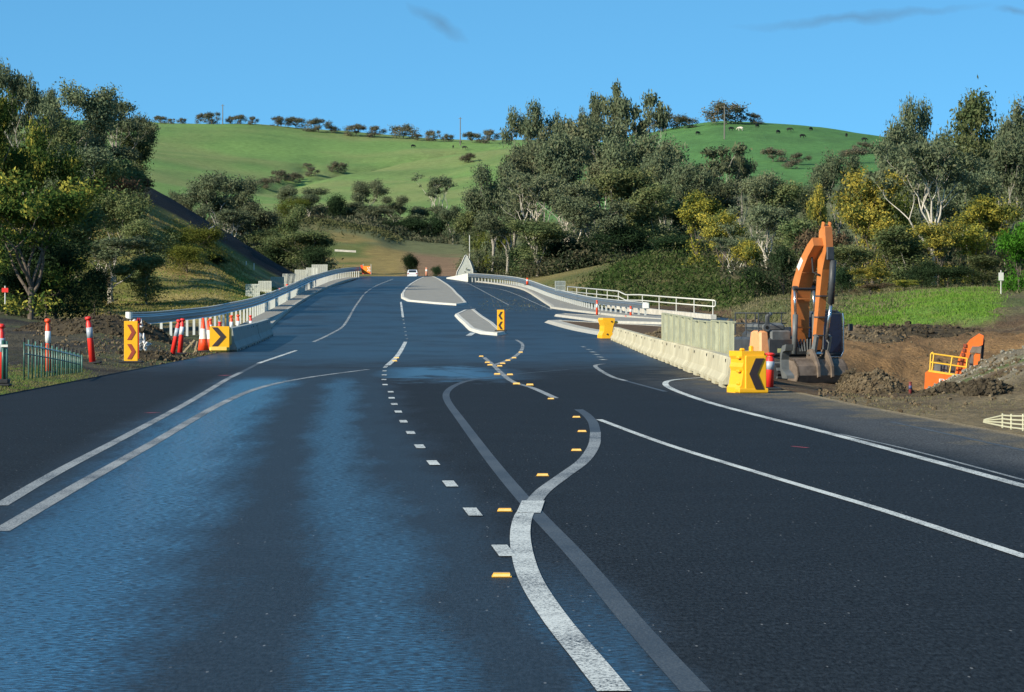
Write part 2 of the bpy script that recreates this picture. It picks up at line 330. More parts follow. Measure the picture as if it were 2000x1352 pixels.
def empty(name, loc, rz=0, label=None, cat=None, group=None):
    o = bpy.data.objects.new(name, None); COL.objects.link(o); o.location = loc; o.rotation_euler = (0, 0, rz); o.empty_display_size = .3
    return tag(o, label, cat, group)
def copy_tree(o, parent=None):
    c = o.copy(); COL.objects.link(c)
    if parent is not None: c.parent = parent
    for ch in list(o.children): copy_tree(ch, c)
    return c
def ordw(i): return ['nearest', 'second nearest', 'third nearest', 'fourth nearest', 'fifth nearest', 'sixth nearest', 'seventh nearest', 'eighth nearest', 'ninth nearest', 'tenth nearest', 'eleventh nearest', 'twelfth nearest', 'thirteenth nearest', 'fourteenth nearest', 'fifteenth nearest', 'sixteenth nearest', 'seventeenth nearest', 'eighteenth nearest', 'nineteenth nearest', 'twentieth nearest'][i]

# ---------------------------------------------------------------- terrain
us = np.unique(np.concatenate([np.linspace(-7000, -1200, 60), np.linspace(-1200, -100, 60), np.arange(-100, 2110, 7.0), np.linspace(2110, 3200, 60), np.linspace(3200, 9000, 60)]))
ty = np.concatenate([np.linspace(-100, 28, 30), np.arange(30, 60, .6), np.arange(60, 240, .75), np.geomspace(240, 2000, 260), np.geomspace(2040, 6000, 12)])
UU, TY = np.meshgrid(us, ty); XX = (UU-1000)/F*np.maximum(TY, 45)
ZZ = H(XX, TY)
PX = UU
def sm(a, b, x): t = np.clip((x-a)/(b-a), 0, 1); return t*t*(3-2*t)
def lerp(c, c2, k): return c*(1-k[..., None])+np.array(c2)*k[..., None]
n1 = fbm(XX/3, TY/3, 4); n2 = fbm(XX/14, TY/14, 4); n3 = fbm(XX/60, TY/60, 4); n0 = fbm(XX/.8, TY/.8, 3)
def blob(nz, a, s=.12): return sm(a-s, a+s, nz)
C = np.zeros(XX.shape+(3,)); C[:] = (.085, .075, .052)
# near left soil with grass
C = lerp(C, (.045, .04, .034), (TY > 62)*(TY < 200)*blob(n1, .02)*.9)
C = lerp(C, (.10, .16, .035), (PX < 175)*(TY < 84)*1.0*sm(-.2, .1, n1))
C = lerp(C, (.11, .125, .05), (PX < 430)*blob(n2, .06)*sm(84, 100, TY)*.6)
# left ground beyond the verge and spur
L = (PX < 640)*sm(195, 225, TY)
C = lerp(C, (.38, .30, .11), L*1.0); C = lerp(C, (.17, .175, .045), L*blob(n2, .05)); C = lerp(C, (.15, .12, .06), L*blob(n1, .1)*.7)
C = lerp(C, (.11, .22, .03), sm(420, 500, PX)*(PX < 640)*sm(215, 235, TY)*sm(330, 300, TY)*blob(n2+.1, -.03))
# cut batter on the spur; its shade is painted into the cover colour
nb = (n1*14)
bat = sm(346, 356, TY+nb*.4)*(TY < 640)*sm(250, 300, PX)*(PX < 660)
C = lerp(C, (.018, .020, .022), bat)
# valley beyond the crest
V = sm(600, 640, TY)*(TY < 1000)
C = lerp(C, (.27, .205, .075), V); C = lerp(C, (.24, .155, .09), V*sm(770, 810, PX+n2*60)); C = lerp(C, (.11, .14, .04), V*blob(n2, .08)*sm(760, 700, PX))
C = lerp(C, (.15, .16, .072), V*sm(820, 850, TY+n2*60+(PX-700)*.25*(PX > 700))); C = lerp(C, (.075, .085, .04), V*blob(n1, .06)*sm(820, 850, TY)*.7)
# mound behind the right guardrail and forest floor
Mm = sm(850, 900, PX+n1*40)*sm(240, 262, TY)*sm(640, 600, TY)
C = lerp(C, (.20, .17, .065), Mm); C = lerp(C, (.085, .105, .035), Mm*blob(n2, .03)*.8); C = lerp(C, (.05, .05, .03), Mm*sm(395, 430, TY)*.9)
# right side soils
Rr = (PX > 1180)*(TY < 262)
C = lerp(C, (.13, .087, .052), Rr*1.0*sm(50, 58, TY)); C = lerp(C, (.075, .052, .035), Rr*blob(n1, .05)*sm(66, 76, TY)*.8)
C = lerp(C, (.15, .13, .075), Rr*blob(n0, .04)*.35)
C = lerp(C, (.21, .165, .095), (PX > 1400)*(TY < 66)*1.0); C = lerp(C, (.12, .09, .055), (PX > 1400)*(TY < 66)*blob(n1, .03)*.7)
C = lerp(C, (.235, .20, .14), (PX > 1780)*(PX < 2600)*sm(60, 66, TY)*sm(104, 98, TY)*blob(n1, -.12)*1.0)
C = lerp(C, (.12, .15, .055), (PX > 1780)*sm(64, 68, TY)*sm(104, 98, TY)*blob(n1, .13)*1.0)
C = lerp(C, (.28, .165, .072), (PX > 1640)*sm(136, 146, TY)*sm(172, 160, TY)*.8)
G = (PX > 1430)*sm(176, 186, TY+n1*20)*(TY < 420)
C = lerp(C, (.16, .14, .075), G*1.0); C = lerp(C, (.10, .115, .045), G*blob(n2, 0))
gg = (PX > 1640)*sm(1650, 1720, PX+n1*120+(TY-185)*1.2)*sm(172, 178, TY+n1*12)*sm(250, 225, TY)*(1-sm(1915, 1960, PX+n1*70)*sm(2100, 2050, PX))
C = lerp(C, (.15, .27, .045), gg); C = lerp(C, (.14, .15, .055), gg*blob(n1, .1)*.8)
# green hills
Hh = sm(990, 1060, TY)*(TY < 2500)
hl = np.zeros_like(C); hl[:] = (.165, .275, .08); hl = lerp(hl, (.22, .255, .095), blob(n3+.2*fbm(XX/200, TY/30, 3), .03)*.8); hl = lerp(hl, (.115, .205, .062), blob(fbm(XX/40+9, TY/16, 4), .07)*.6)
hr = np.zeros_like(C); hr[:] = (.10, .225, .068); hr = lerp(hr, (.07, .15, .05), blob(n2, .03)*.6)
kk = sm(980, 1120, PX)[..., None]; hl = hl*(1-kk)+hr*kk
C = C*(1-Hh[..., None])+hl*Hh[..., None]
if GUL:
    for gx, gy, dep, wd in GUL:
        best = np.full(XX.shape, 1e9)
        for k in range(len(gx)-1):
            ax, ay, bx, by = gx[k], gy[k], gx[k+1], gy[k+1]; L2 = (bx-ax)**2+(by-ay)**2
            tt = np.clip(((XX-ax)*(bx-ax)+(TY-ay)*(by-ay))/L2, 0, 1); best = np.minimum(best, np.hypot(XX-ax-tt*(bx-ax), (TY-ay-tt*(by-ay))*.7))
        C = lerp(C, (.045, .06, .025), np.exp(-(best/wd/.7)**2)*blob(n1*1.3, .03)*.6)
C = np.clip(C*(1+.25*n0[..., None]*(TY < 300)[..., None]+.12*n2[..., None]), .004, 1)
nr, nc = XX.shape
me = bpy.data.meshes.new('ground')
me.vertices.add(nr*nc); me.vertices.foreach_set('co', np.stack([XX, TY, ZZ], -1).astype(np.float32).ravel())
idx = np.arange(nr*nc).reshape(nr, nc); q = np.stack([idx[:-1, :-1], idx[:-1, 1:], idx[1:, 1:], idx[1:, :-1]], -1).reshape(-1, 4)
me.loops.add(q.size); me.polygons.add(len(q)); me.loops.foreach_set('vertex_index', q.ravel().astype(np.int32))
me.polygons.foreach_set('loop_start', np.arange(0, q.size, 4, dtype=np.int32)); me.polygons.foreach_set('loop_total', np.full(len(q), 4, np.int32))
me.update(calc_edges=True); me.validate()
me.polygons.foreach_set('use_smooth', np.ones(len(me.polygons), bool))
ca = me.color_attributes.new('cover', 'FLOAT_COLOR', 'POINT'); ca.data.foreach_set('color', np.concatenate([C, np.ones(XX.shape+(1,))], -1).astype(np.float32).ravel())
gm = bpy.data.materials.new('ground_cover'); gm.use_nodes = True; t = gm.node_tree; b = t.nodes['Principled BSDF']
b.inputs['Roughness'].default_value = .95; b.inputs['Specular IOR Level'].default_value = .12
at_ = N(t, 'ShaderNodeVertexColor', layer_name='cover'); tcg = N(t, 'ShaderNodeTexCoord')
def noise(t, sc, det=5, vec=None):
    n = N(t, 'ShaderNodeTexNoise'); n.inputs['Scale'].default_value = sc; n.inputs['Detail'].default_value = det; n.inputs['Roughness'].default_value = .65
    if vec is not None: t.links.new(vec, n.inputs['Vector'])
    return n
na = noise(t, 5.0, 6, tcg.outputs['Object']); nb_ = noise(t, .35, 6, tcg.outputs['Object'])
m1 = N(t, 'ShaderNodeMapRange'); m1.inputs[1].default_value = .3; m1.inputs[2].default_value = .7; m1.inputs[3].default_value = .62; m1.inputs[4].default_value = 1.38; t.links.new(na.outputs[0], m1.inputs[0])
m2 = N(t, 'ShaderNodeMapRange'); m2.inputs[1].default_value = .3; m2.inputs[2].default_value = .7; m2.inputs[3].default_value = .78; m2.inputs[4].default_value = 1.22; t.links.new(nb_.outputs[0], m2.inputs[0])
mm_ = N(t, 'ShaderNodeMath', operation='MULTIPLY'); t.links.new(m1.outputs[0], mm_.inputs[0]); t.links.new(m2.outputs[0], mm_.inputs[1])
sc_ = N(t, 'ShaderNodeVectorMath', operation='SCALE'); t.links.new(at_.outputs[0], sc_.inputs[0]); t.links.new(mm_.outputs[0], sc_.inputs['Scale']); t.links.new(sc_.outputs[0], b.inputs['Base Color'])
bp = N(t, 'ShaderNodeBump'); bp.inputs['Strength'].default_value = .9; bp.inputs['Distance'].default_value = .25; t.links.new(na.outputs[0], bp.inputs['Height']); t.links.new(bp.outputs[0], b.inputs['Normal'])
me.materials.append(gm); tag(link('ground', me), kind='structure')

# ---------------------------------------------------------------- road
ry = np.concatenate([np.arange(-40, 120, 1.0), np.arange(120, 622, 2.0)]); ncx = 70
rv = []; lat = []
for y in ry:
    xl, xr, xd, z = np.interp(y, LEy, LEx), np.interp(y, REy, REx), np.interp(y, DXy, DXx), float(zr(y))
    for k in range(ncx+1):
        x = xl+(xr-xl)*k/ncx; rv.append((x, y, z)); lat.append((x-xd)/10)
fs = [(i*(ncx+1)+k, i*(ncx+1)+k+1, (i+1)*(ncx+1)+k+1, (i+1)*(ncx+1)+k) for i in range(len(ry)-1) for k in range(ncx)]
nb0 = len(rv)
for side in (0, ncx):     # asphalt edge drop
    for i, y in enumerate(ry): x, yy, z = rv[i*(ncx+1)+side]; rv.append((x+(-.25 if side == 0 else .25), yy, z-.22)); lat.append(0)
for s_, side in enumerate((0, ncx)):
    for i in range(len(ry)-1):
        a = i*(ncx+1)+side; b2 = (i+1)*(ncx+1)+side; c = nb0+s_*len(ry)+i; fs.append((a, b2, c+1, c) if s_ else (b2, a, c, c+1))
me = bpy.data.meshes.new('road'); me.from_pydata(rv, [], fs); me.polygons.foreach_set('use_smooth', [True]*len(me.polygons))
al = me.attributes.new('lat', 'FLOAT', 'POINT'); al.data.foreach_set('value', np.array(lat, np.float32))
rm = bpy.data.materials.new('asphalt'); rm.use_nodes = True; t = rm.node_tree; b = t.nodes['Principled BSDF']
def M_(t, op, a, b_=None, c=None, clamp=False):
    n = N(t, 'ShaderNodeMath', operation=op); n.use_clamp = clamp
    for i, x in enumerate((a, b_, c)):
        if x is None: continue
        if isinstance(x, (int, float)): n.inputs[i].default_value = x
        else: t.links.new(x, n.inputs[i])
    return n.outputs[0]
def RNG(t, v, a, b_, c=0, d=1, smooth=True):
    n = N(t, 'ShaderNodeMapRange'); n.interpolation_type = 'SMOOTHSTEP' if smooth else 'LINEAR'
    t.links.new(v, n.inputs[0])
    for i, x in enumerate((a, b_, c, d)): n.inputs[i+1].default_value = x
    return n.outputs[0]
def roadnodes(t):
    g = N(t, 'ShaderNodeNewGeometry'); sp = N(t, 'ShaderNodeSeparateXYZ'); t.links.new(g.outputs['Position'], sp.inputs[0])
    la = N(t, 'ShaderNodeAttribute', attribute_name='lat'); l = M_(t, 'MULTIPLY', la.outputs['Fac'], 10)
    return g, sp, l
g, sp, l = roadnodes(t)
mpn = N(t, 'ShaderNodeMapping'); mpn.inputs['Scale'].default_value = (1.0, .42, 1); t.links.new(g.outputs['Position'], mpn.inputs[0])
nA = noise(t, .9, 9, mpn.outputs[0]); nA.inputs['Roughness'].default_value = .7
nw = M_(t, 'SUBTRACT', nA.outputs[0], .5)
mps = N(t, 'ShaderNodeMapping'); mps.inputs['Scale'].default_value = (7.5, 13.0, 1); t.links.new(g.outputs['Position'], mps.inputs[0])
nS = noise(t, 2.2, 6, mps.outputs[0])   # fine streaks
nS2 = noise(t, .25, 5, mpn.outputs[0]); mpl = N(t, 'ShaderNodeMapping'); mpl.inputs['Scale'].default_value = (1.0, .10, 1); t.links.new(g.outputs['Position'], mpl.inputs[0]); nL = noise(t, .8, 5, mpl.outputs[0]); lw = M_(t, 'MULTIPLY_ADD', nw, .65, M_(t, 'MULTIPLY_ADD', M_(t, 'SUBTRACT', nL.outputs[0], .5), 1.3, l))
def band(c, h, s):
    d = M_(t, 'ABSOLUTE', M_(t, 'SUBTRACT', lw, c)); return RNG(t, d, h, h+s, 1, 0)
bA = band(-2.75, .12, 1.15); bB = M_(t, 'MULTIPLY', band(-.95, .04, .75), .66); bC = M_(t, 'MULTIPLY', band(.15, .1, .4), RNG(t, sp.outputs[1], 14, 24, .55, 0))
wet = M_(t, 'MAXIMUM', M_(t, 'MAXIMUM', bA, bB), bC)
fadeA = RNG(t, sp.outputs[1], 70, 82, 1, 0)
wet = M_(t, 'MULTIPLY', wet, fadeA)
wet = M_(t, 'MULTIPLY', wet, RNG(t, nS.outputs[0], .36, .64, .34, 1.35))
rcross = M_(t, 'MULTIPLY_ADD', nw, 30, sp.outputs[1])
farw = M_(t, 'MULTIPLY', RNG(t, rcross, 74, 112, 0, .40), RNG(t, nS2.outputs[0], .3, .6, .75, 1.15))
pool = M_(t, 'MULTIPLY', M_(t, 'MULTIPLY', RNG(t, M_(t, 'ABSOLUTE', M_(t, 'SUBTRACT', rcross, 82)), 3, 12, 1, 0), RNG(t, M_(t, 'ABSOLUTE', M_(t, 'SUBTRACT', lw, 1.6)), .6, 2.6, 1, 0)), .75); wet = M_(t, 'MAXIMUM', wet, pool)
laneL = M_(t, 'MULTIPLY', RNG(t, lw, .4, -.3, 0, .22), RNG(t, sp.outputs[1], 95, 85, 0, 1))
laneL = M_(t, 'MULTIPLY', laneL, RNG(t, l, -4.2, -3.5, 0, 1))
WET = M_(t, 'MAXIMUM', M_(t, 'MAXIMUM', wet, farw), laneL, clamp=True)
mpg = N(t, 'ShaderNodeMapping'); mpg.inputs['Scale'].default_value = (1, .22, 1); t.links.new(g.outputs['Position'], mpg.inputs[0]); ag = noise(t, 44, 4, mpg.outputs[0]); ag.inputs['Roughness'].default_value = .8; ag3 = noise(t, 11, 4, g.outputs['Position']); agf = M_(t, 'MULTIPLY', RNG(t, ag.outputs[0], .36, .68, .15, 2.7, False), RNG(t, ag3.outputs[0], .35, .65, .72, 1.3, False))
ag2 = noise(t, .6, 5, g.outputs['Position']); agl = RNG(t, ag2.outputs[0], .3, .7, .85, 1.15, False)
vor = N(t, 'ShaderNodeTexVoronoi'); vor.inputs['Scale'].default_value = 20; t.links.new(mpg.outputs[0], vor.inputs['Vector'])
spk = M_(t, 'MULTIPLY', RNG(t, vor.outputs['Distance'], .10, .16, 1, 0), RNG(t, M_(t, 'FRACT', M_(t, 'MULTIPLY', vor.outputs['Color'], 3.7)), .88, .92))
base = N(t, 'ShaderNodeMix', data_type='RGBA'); base.inputs[6].default_value = (.0105, .0135, .0165, 1); base.inputs[7].default_value = (.005, .011, .022, 1)
t.links.new(WET, base.inputs[0])
dusty = M_(t, 'MULTIPLY', RNG(t, lw, 5.3, 6.3), RNG(t, M_(t, 'MULTIPLY_ADD', nw, 40, sp.outputs[1]), 80, 66)); spill = M_(t, 'MULTIPLY', RNG(t, M_(t, 'MULTIPLY_ADD', nw, 5.5, l), 6.7, 7.7), RNG(t, sp.outputs[1], 90, 70))
dm = N(t, 'ShaderNodeMix', data_type='RGBA'); dm.inputs[7].default_value = (.050, .052, .053, 1); t.links.new(dusty, dm.inputs[0]); t.links.new(base.outputs[2], dm.inputs[6])
sc1 = N(t, 'ShaderNodeVectorMath', operation='SCALE'); sm2 = N(t, 'ShaderNodeMix', data_type='RGBA'); sm2.inputs[7].default_value = (.105, .088, .058, 1); t.links.new(spill, sm2.inputs[0]); t.links.new(dm.outputs[2], sm2.inputs[6]); t.links.new(sm2.outputs[2], sc1.inputs[0]); t.links.new(M_(t, 'MULTIPLY', agf, agl), sc1.inputs['Scale'])
mxs = N(t, 'ShaderNodeMix', data_type='RGBA'); mxs.inputs[7].default_value = (.16, .165, .165, 1); t.links.new(spk, mxs.inputs[0]); t.links.new(sc1.outputs[0], mxs.inputs[6])
t.links.new(mxs.outputs[2], b.inputs['Base Color'])
t.links.new(RNG(t, WET, 0, 1, .82, .20, False), b.inputs['Roughness']); b.inputs['IOR'].default_value = 1.62
t.links.new(RNG(t, WET, 0, 1, .10, .95, False), b.inputs['Specular IOR Level'])
st = N(t, 'ShaderNodeMix', data_type='RGBA'); st.inputs[6].default_value = (1, 1, 1, 1); st.inputs[7].default_value = (.30, .80, 1, 1); t.links.new(WET, st.inputs[0]); t.links.new(st.outputs[2], b.inputs['Specular Tint'])
bmp = N(t, 'ShaderNodeBump'); bmp.inputs['Distance'].default_value = .006; t.links.new(ag.outputs[0], bmp.inputs['Height']); t.links.new(RNG(t, WET, 0, 1, .75, .35, False), bmp.inputs['Strength']); t.links.new(bmp.outputs[0], b.inputs['Normal'])
cw = M_(t, 'POWER', WET, 1.8); t.links.new(M_(t, 'MULTIPLY', cw, .55), b.inputs['Coat Weight']); b.inputs['Coat Roughness'].default_value = .16; t.links.new(bmp.outputs[0], b.inputs['Coat Normal'])
me.materials.append(rm); road = tag(link('road', me), kind='structure')
# ---------------------------------------------------------------- road markings (children of the road)
def paintmat(name, c, wear=.35, rough=.6, base=(.03, .035, .04)):
    m = bpy.data.materials.new(name); m.use_nodes = True; t = m.node_tree; b = t.nodes['Principled BSDF']; b.inputs['Roughness'].default_value = rough
    g = N(t, 'ShaderNodeNewGeometry'); a = noise(t, 55, 5, g.outputs['Position']); a.inputs['Roughness'].default_value = .8
    k = noise(t, .5, 4, g.outputs['Position'])
    f = RNG(t, M_(t, 'MULTIPLY_ADD', k.outputs[0], .35, a.outputs[0]), .5+wear*.35, .62+wear*.35, 1, 0)
    mx = N(t, 'ShaderNodeMix', data_type='RGBA'); mx.inputs[6].default_value = rgba(base); mx.inputs[7].default_value = rgba(c)
    t.links.new(f, mx.inputs[0]); t.links.new(mx.outputs[2], b.inputs['Base Color'])
    bp = N(t, 'ShaderNodeBump'); bp.inputs['Strength'].default_value = .25; bp.inputs['Distance'].default_value = .002; t.links.new(a.outputs[0], bp.inputs['Height']); t.links.new(bp.outputs[0], b.inputs['Normal'])
    return m
PW = paintmat('paint_white', (.66, .68, .63), .43); PM = paintmat('paint_worn', (.38, .39, .37), .36); PG = paintmat('paint_ground_off', (.085, .093, .095), .30); PT = paintmat('paint_traces', (.10, .12, .13), .1)
PR = paintmat('paint_red', (.55, .05, .05), .3)
LAY = [0]
def catmull(pts, n=6):
    p = [pts[0]]+list(pts)+[pts[-1]]; o = []
    for i in range(1, len(p)-2):
        for k in range(n):
            t = k/n; o.append(tuple(.5*((2*p[i][c])+(-p[i-1][c]+p[i+1][c])*t+(2*p[i-1][c]-5*p[i][c]+4*p[i+1][c]-p[i+2][c])*t*t+(-p[i-1][c]+3*p[i][c]-3*p[i+1][c]+p[i+2][c])*t**3) for c in (0, 1)))
    o.append(tuple(pts[-1])); return o
def line(px, wdt, m, smooth=True, name='lane_marking'):
    LAY[0] += 1; dz = .0015+.00002*LAY[0]+(.004 if m is PW else .002 if m is PM else 0)
    g = [onroad(*p) for p in px]
    if smooth: g = catmull(g, 8)
    # resample
    q = [g[0]]
    for a, b_ in zip(g[:-1], g[1:]):
        L = math.hypot(b_[0]-a[0], b_[1]-a[1]); k = max(1, int(L/1.5))
        q += [(a[0]+(b_[0]-a[0])*i/k, a[1]+(b_[1]-a[1])*i/k) for i in range(1, k+1)]
    mb = MB(); vs = []
    for i, p in enumerate(q):
        a = q[max(i-1, 0)]; c = q[min(i+1, len(q)-1)]; d = Vector((c[0]-a[0], c[1]-a[1]));
        if d.length < 1e-6: d = Vector((0, 1))
        d.normalize(); nx, ny = d.y*wdt/2, -d.x*wdt/2
        for sgn in (-1, 1): x, y = p[0]+nx*sgn, p[1]+ny*sgn; vs.append((x, y, float(zr(y))+dz))
    mb.add(vs, [(2*i, 2*i+1, 2*i+3, 2*i+2) for i in range(len(q)-1)]); return mb.build(name, m, road)
line([(0,988),(120,918),(250,850),(370,785),(440,743),(470,728)], .13, PM)
line([(505,710),(540,698),(578,685)], .14, PW); line([(470,728),(505,710)], .12, PG)
line([(612,668),(650,650),(672,635),(690,605),(700,590),(715,571),(740,556),(768,545)], .16, PM)
line([(0,1038),(150,950),(300,865),(430,790),(510,757),(600,738),(718,722)], .14, PM)
line([(1200,1352),(1150,1290),(1085,1210),(1040,1140),(1022,1090),(1016,1045),(1022,1010),(1036,990)], .145, PW)
line([(1036,990),(1060,960),(1100,930),(1140,900),(1160,870),(1163,845)], .14, PM)
line([(1163,845),(1158,825),(1145,810),(1130,800)], .14, PG)
line([(1085,778),(1040,758),(1000,745),(975,725),(962,712),(945,698)], .13, PM)
line([(966,713),(1000,700),(1018,685),(1020,672),(1008,664)], .14, PM)
line([(1360,1352),(1240,1220),(1130,1090),(1036,990),(960,900),(900,820),(875,785),(872,768),(885,755),(910,745),(940,740)], .128, PG)
line([(848,741),(938,740)], .12, PM); line([(940,739),(1025,729),(1110,722)], .1, PG)
line([(1170,820),(1300,868),(1500,930),(1700,990),(1900,1055),(2010,1091)], .095, PW)
line([(1370,738),(1320,742),(1300,748),(1312,760),(1380,785),(1480,812),(1600,842),(1780,890),(2010,953)], .13, PW)
line([(1640,848),(1780,880),(2010,941)], .05, PM); line([(1740,824),(1860,850),(2010,882)], .07, PG)
line([(1180,711),(1163,714),(1170,722),(1195,736),(1222,744)], .12, PM); line([(1222,744),(1300,765)], .1, PG)
line([(909,551),(940,567),(966,581),(994,596)], .13, PM); line([(928,558),(976,565),(1012,577),(1048,593),(1077,605)], .13, PM)
line([(792,668),(783,685),(772,700),(757,714)], .16, PW); line([(783,590),(785,605),(787,620)], .16, PW)
line([(800,668),(850,664),(905,660),(922,655)], .11, PG); line([(800,672),(900,679),(995,687)], .1, PT)
line([(905,722),(960,728),(700,706)], .02, PT)
line([(580,779),(640,781)], .06, PG); line([(940,738),(860,722)], .03, PT)
line([(915,656),(924,650)], .3, PW)
def dash(px, py, L=1.0, wd=.11, m=PW, hx=None):
    X, Y = onroad(px, py); d = Vector((np.interp(Y+2, DXy, DXx)-np.interp(Y-2, DXy, DXx) if hx is None else hx*4, 4)).normalized()
    LAY[0] += 1; dz = .0015+.00002*LAY[0]+(.0055 if m is PW else .002); r = Vector((d.y, -d.x)); vs = []
    for a, s_ in ((-1, -1), (-1, 1), (1, 1), (1, -1)): x, y = X+d.x*L/2*a+r.x*wd/2*s_, Y+d.y*L/2*a+r.y*wd/2*s_; vs.append((x, y, float(zr(y))+dz))
    MB().add(vs, [(0, 1, 2, 3)]).build('lane_dash', m, road)
dash(1037, 991, L=1.6, wd=.19, hx=.03)
for p in DASH[:15]: dash(*p)
for p in [(751,725),(751,733),(754,716)]: dash(*p)
for p in [(795,662),(793,655),(792,648),(790,640),(789,632),(788,625)]: dash(*p, L=2.5, wd=.12, m=PM)
for p in [(1140,678),(1150,683),(1158,688),(1165,693),(1172,698),(1178,703)]: dash(*p, L=1.2, wd=.16, hx=-.1)
for p in [(920,600),(925,604)]: dash(*p, L=2, wd=.12, m=PM)
for p in [(298,806),(440,733)]: line([(p[0]-9, p[1]+1), (p[0]+9, p[1])], .18, PR, name='paint_mark')
for p in [(1556,872)]: line([(p[0]-10, p[1]), (p[0]+22, p[1]+3)], .05, PR, name='paint_mark')
# raised yellow markers
YEL = mat('marker_yellow', (.85, .42, .02), .35, var=.1); WHT = mat('marker_reflector', (.85, .62, .22), .3)
DRK = mat('black_rubber', (.015, .016, .018), .7, var=.3)
MK = [(980,1127),(986,999),(1060,930),(1126,881),(1137,844),(1126,816),(1076,780),(1035,753),(1009,751),(996,733),(971,732),(957,714),(976,716),(982,711),(952,709),(992,705),(1004,700),(1017,689),(940,697),(771,706),(775,700)]
me_b = MB().box((0, 0, .012), (.12, .1, .022), taper=.8).mesh('body', YEL); me_r = MB().box((0, -.047, .012), (.10, .008, .014)).mesh('reflector', WHT)
MK.sort(key=lambda p: -p[1])
for i, p in enumerate(MK):
    v = road_pt(*p, dz=.002)
    lab = ('%s yellow raised road marker along the curving white line, counted from the photo bottom' % ['first', 'second', 'third', 'fourth', 'fifth', 'sixth', 'seventh', 'eighth', 'ninth', 'tenth', 'eleventh', 'twelfth', 'thirteenth', 'fourteenth', 'fifteenth', 'sixteenth', 'seventeenth', 'eighteenth', 'nineteenth', 'twentieth', 'last'][i])
    r = empty('raised_pavement_marker', v, 0, lab, 'road marker', 'yellow raised markers stuck along the lane lines')
    link('body', me_b, r); link('reflector', me_r, r)
    if i > 6: r.scale = (1.35, 1.3, 1.6)

# ---------------------------------------------------------------- kerbed islands and paths
CON = mat('concrete_grey', (.27, .26, .225), .85, var=.14, scale=1.5, bump=.3, bscale=40); KER = mat('kerb_white', (.54, .53, .47), .7, var=.12, scale=3, bump=.2)
KER2 = mat('kerb_new_concrete', (.40, .385, .33), .8, var=.15, scale=3, bump=.2)
SOIL = mat('bare_soil', (.11, .075, .048), .95, var=.35, scale=3, bump=.8, bscale=12, spec=.1)
def resamp(g, closed=True, step=1.2):
    q = []
    n = len(g)
    for i in range(n if closed else n-1):
        a, b_ = g[i], g[(i+1) % n]; k = max(1, int(math.hypot(b_[0]-a[0], b_[1]-a[1])/step))
        q += [(a[0]+(b_[0]-a[0])*j/k, a[1]+(b_[1]-a[1])*j/k) for j in range(k)]
    if not closed: q.append(g[-1])
    return q
def inset(q, d):
    A = sum(q[i][0]*q[(i+1) % len(q)][1]-q[(i+1) % len(q)][0]*q[i][1] for i in range(len(q))); sg = 1 if A > 0 else -1
    o = []
    n = len(q)
    for i in range(n):
        a, c = Vector(q[i-2]), Vector(q[(i+2) % n]); t_ = (c-a); t_ = t_.normalized() if t_.length > 0 else Vector((1, 0)); o.append((q[i][0]-t_.y*d*sg, q[i][1]+t_.x*d*sg))
    return o
def island(px, name, label, top=CON, kerb=KER, h=.15, kw=.32, kind=None, lift=0, raw=False):
    g = px if raw else [onroad(*p) for p in px]; q = resamp(g); q2 = inset(q, kw*.35); q3 = inset(q, kw); n = len(q)
    r = empty(name, (0, 0, 0), 0); 
    if kind: tag(r, kind=kind)
    else: tag(r, label, 'traffic island')
    z = lambda y: float(zr(y))+lift
    mb = MB(); mb.add([(x, y, z(y)-.02) for x, y in q]+[(x, y, z(y)+h) for x, y in q2]+[(x, y, z(y)+h+.01) for x, y in q3]+[(x, y, z(y)+h-.03) for x, y in q3],
        [(a*n+i, a*n+(i+1) % n, (a+1)*n+(i+1) % n, (a+1)*n+i) for a in range(3) for i in range(n)]); mb.build('kerb', kerb, r)
    # infill: strips between left and right boundaries at each distance
    ys = np.array([p[1] for p in q3]); xs = np.array([p[0] for p in q3]); y0, y1 = ys.min(), ys.max(); K = max(6, int((y1-y0)/1.0)); vs = []; fs = []
    for k in range(K+1):
        y = y0+(y1-y0)*(.002+.996*k/K); cr = []
        for i in range(n):
            ya, yb = ys[i], ys[(i+1) % n]
            if (ya-y)*(yb-y) < 0: cr.append(xs[i]+(xs[(i+1) % n]-xs[i])*(y-ya)/(yb-ya))
        if len(cr) < 2: cr = [xs.mean()]*2 if not cr else [cr[0]]*2
        vs += [(min(cr), y, z(y)+h-.012), (max(cr), y, z(y)+h-.012)]
    fs = [(2*k, 2*k+1, 2*k+3, 2*k+2) for k in range(K)]
    MB().add(vs, fs).build('infill', top, r); return r
island([(826,543),(812,549),(799,557),(788,567),(783,575),(783,583),(795,589),(848,594),(891,597),(914,594),(905,584),(896,576),(888,567),(877,558),(860,547),(848,542)], 'median_island', 'long grey concrete median island with a white kerb near the crest of the road')
island([(887,617),(895,626),(904,634),(916,646),(938,653),(971,656),(990,653),(966,634),(947,622),(928,607),(904,609)], 'splitter_island', 'small concrete traffic island carrying the narrow yellow chevron marker')
island([(1062,630),(1090,629),(1290,640),(1460,650),(1460,674),(1290,665),(1180,657),(1120,646)], 'kerbed_island', 'low kerbed island in front of the side road beside the small yellow barrier', top=SOIL, kerb=KER2, kw=.9)
island([(1082,618),(1100,616),(1290,627),(1420,634),(1420,638),(1290,634),(1180,631)], 'kerbed_island', 'narrow concrete island strip between the two arms of the side road', kerb=KER2)
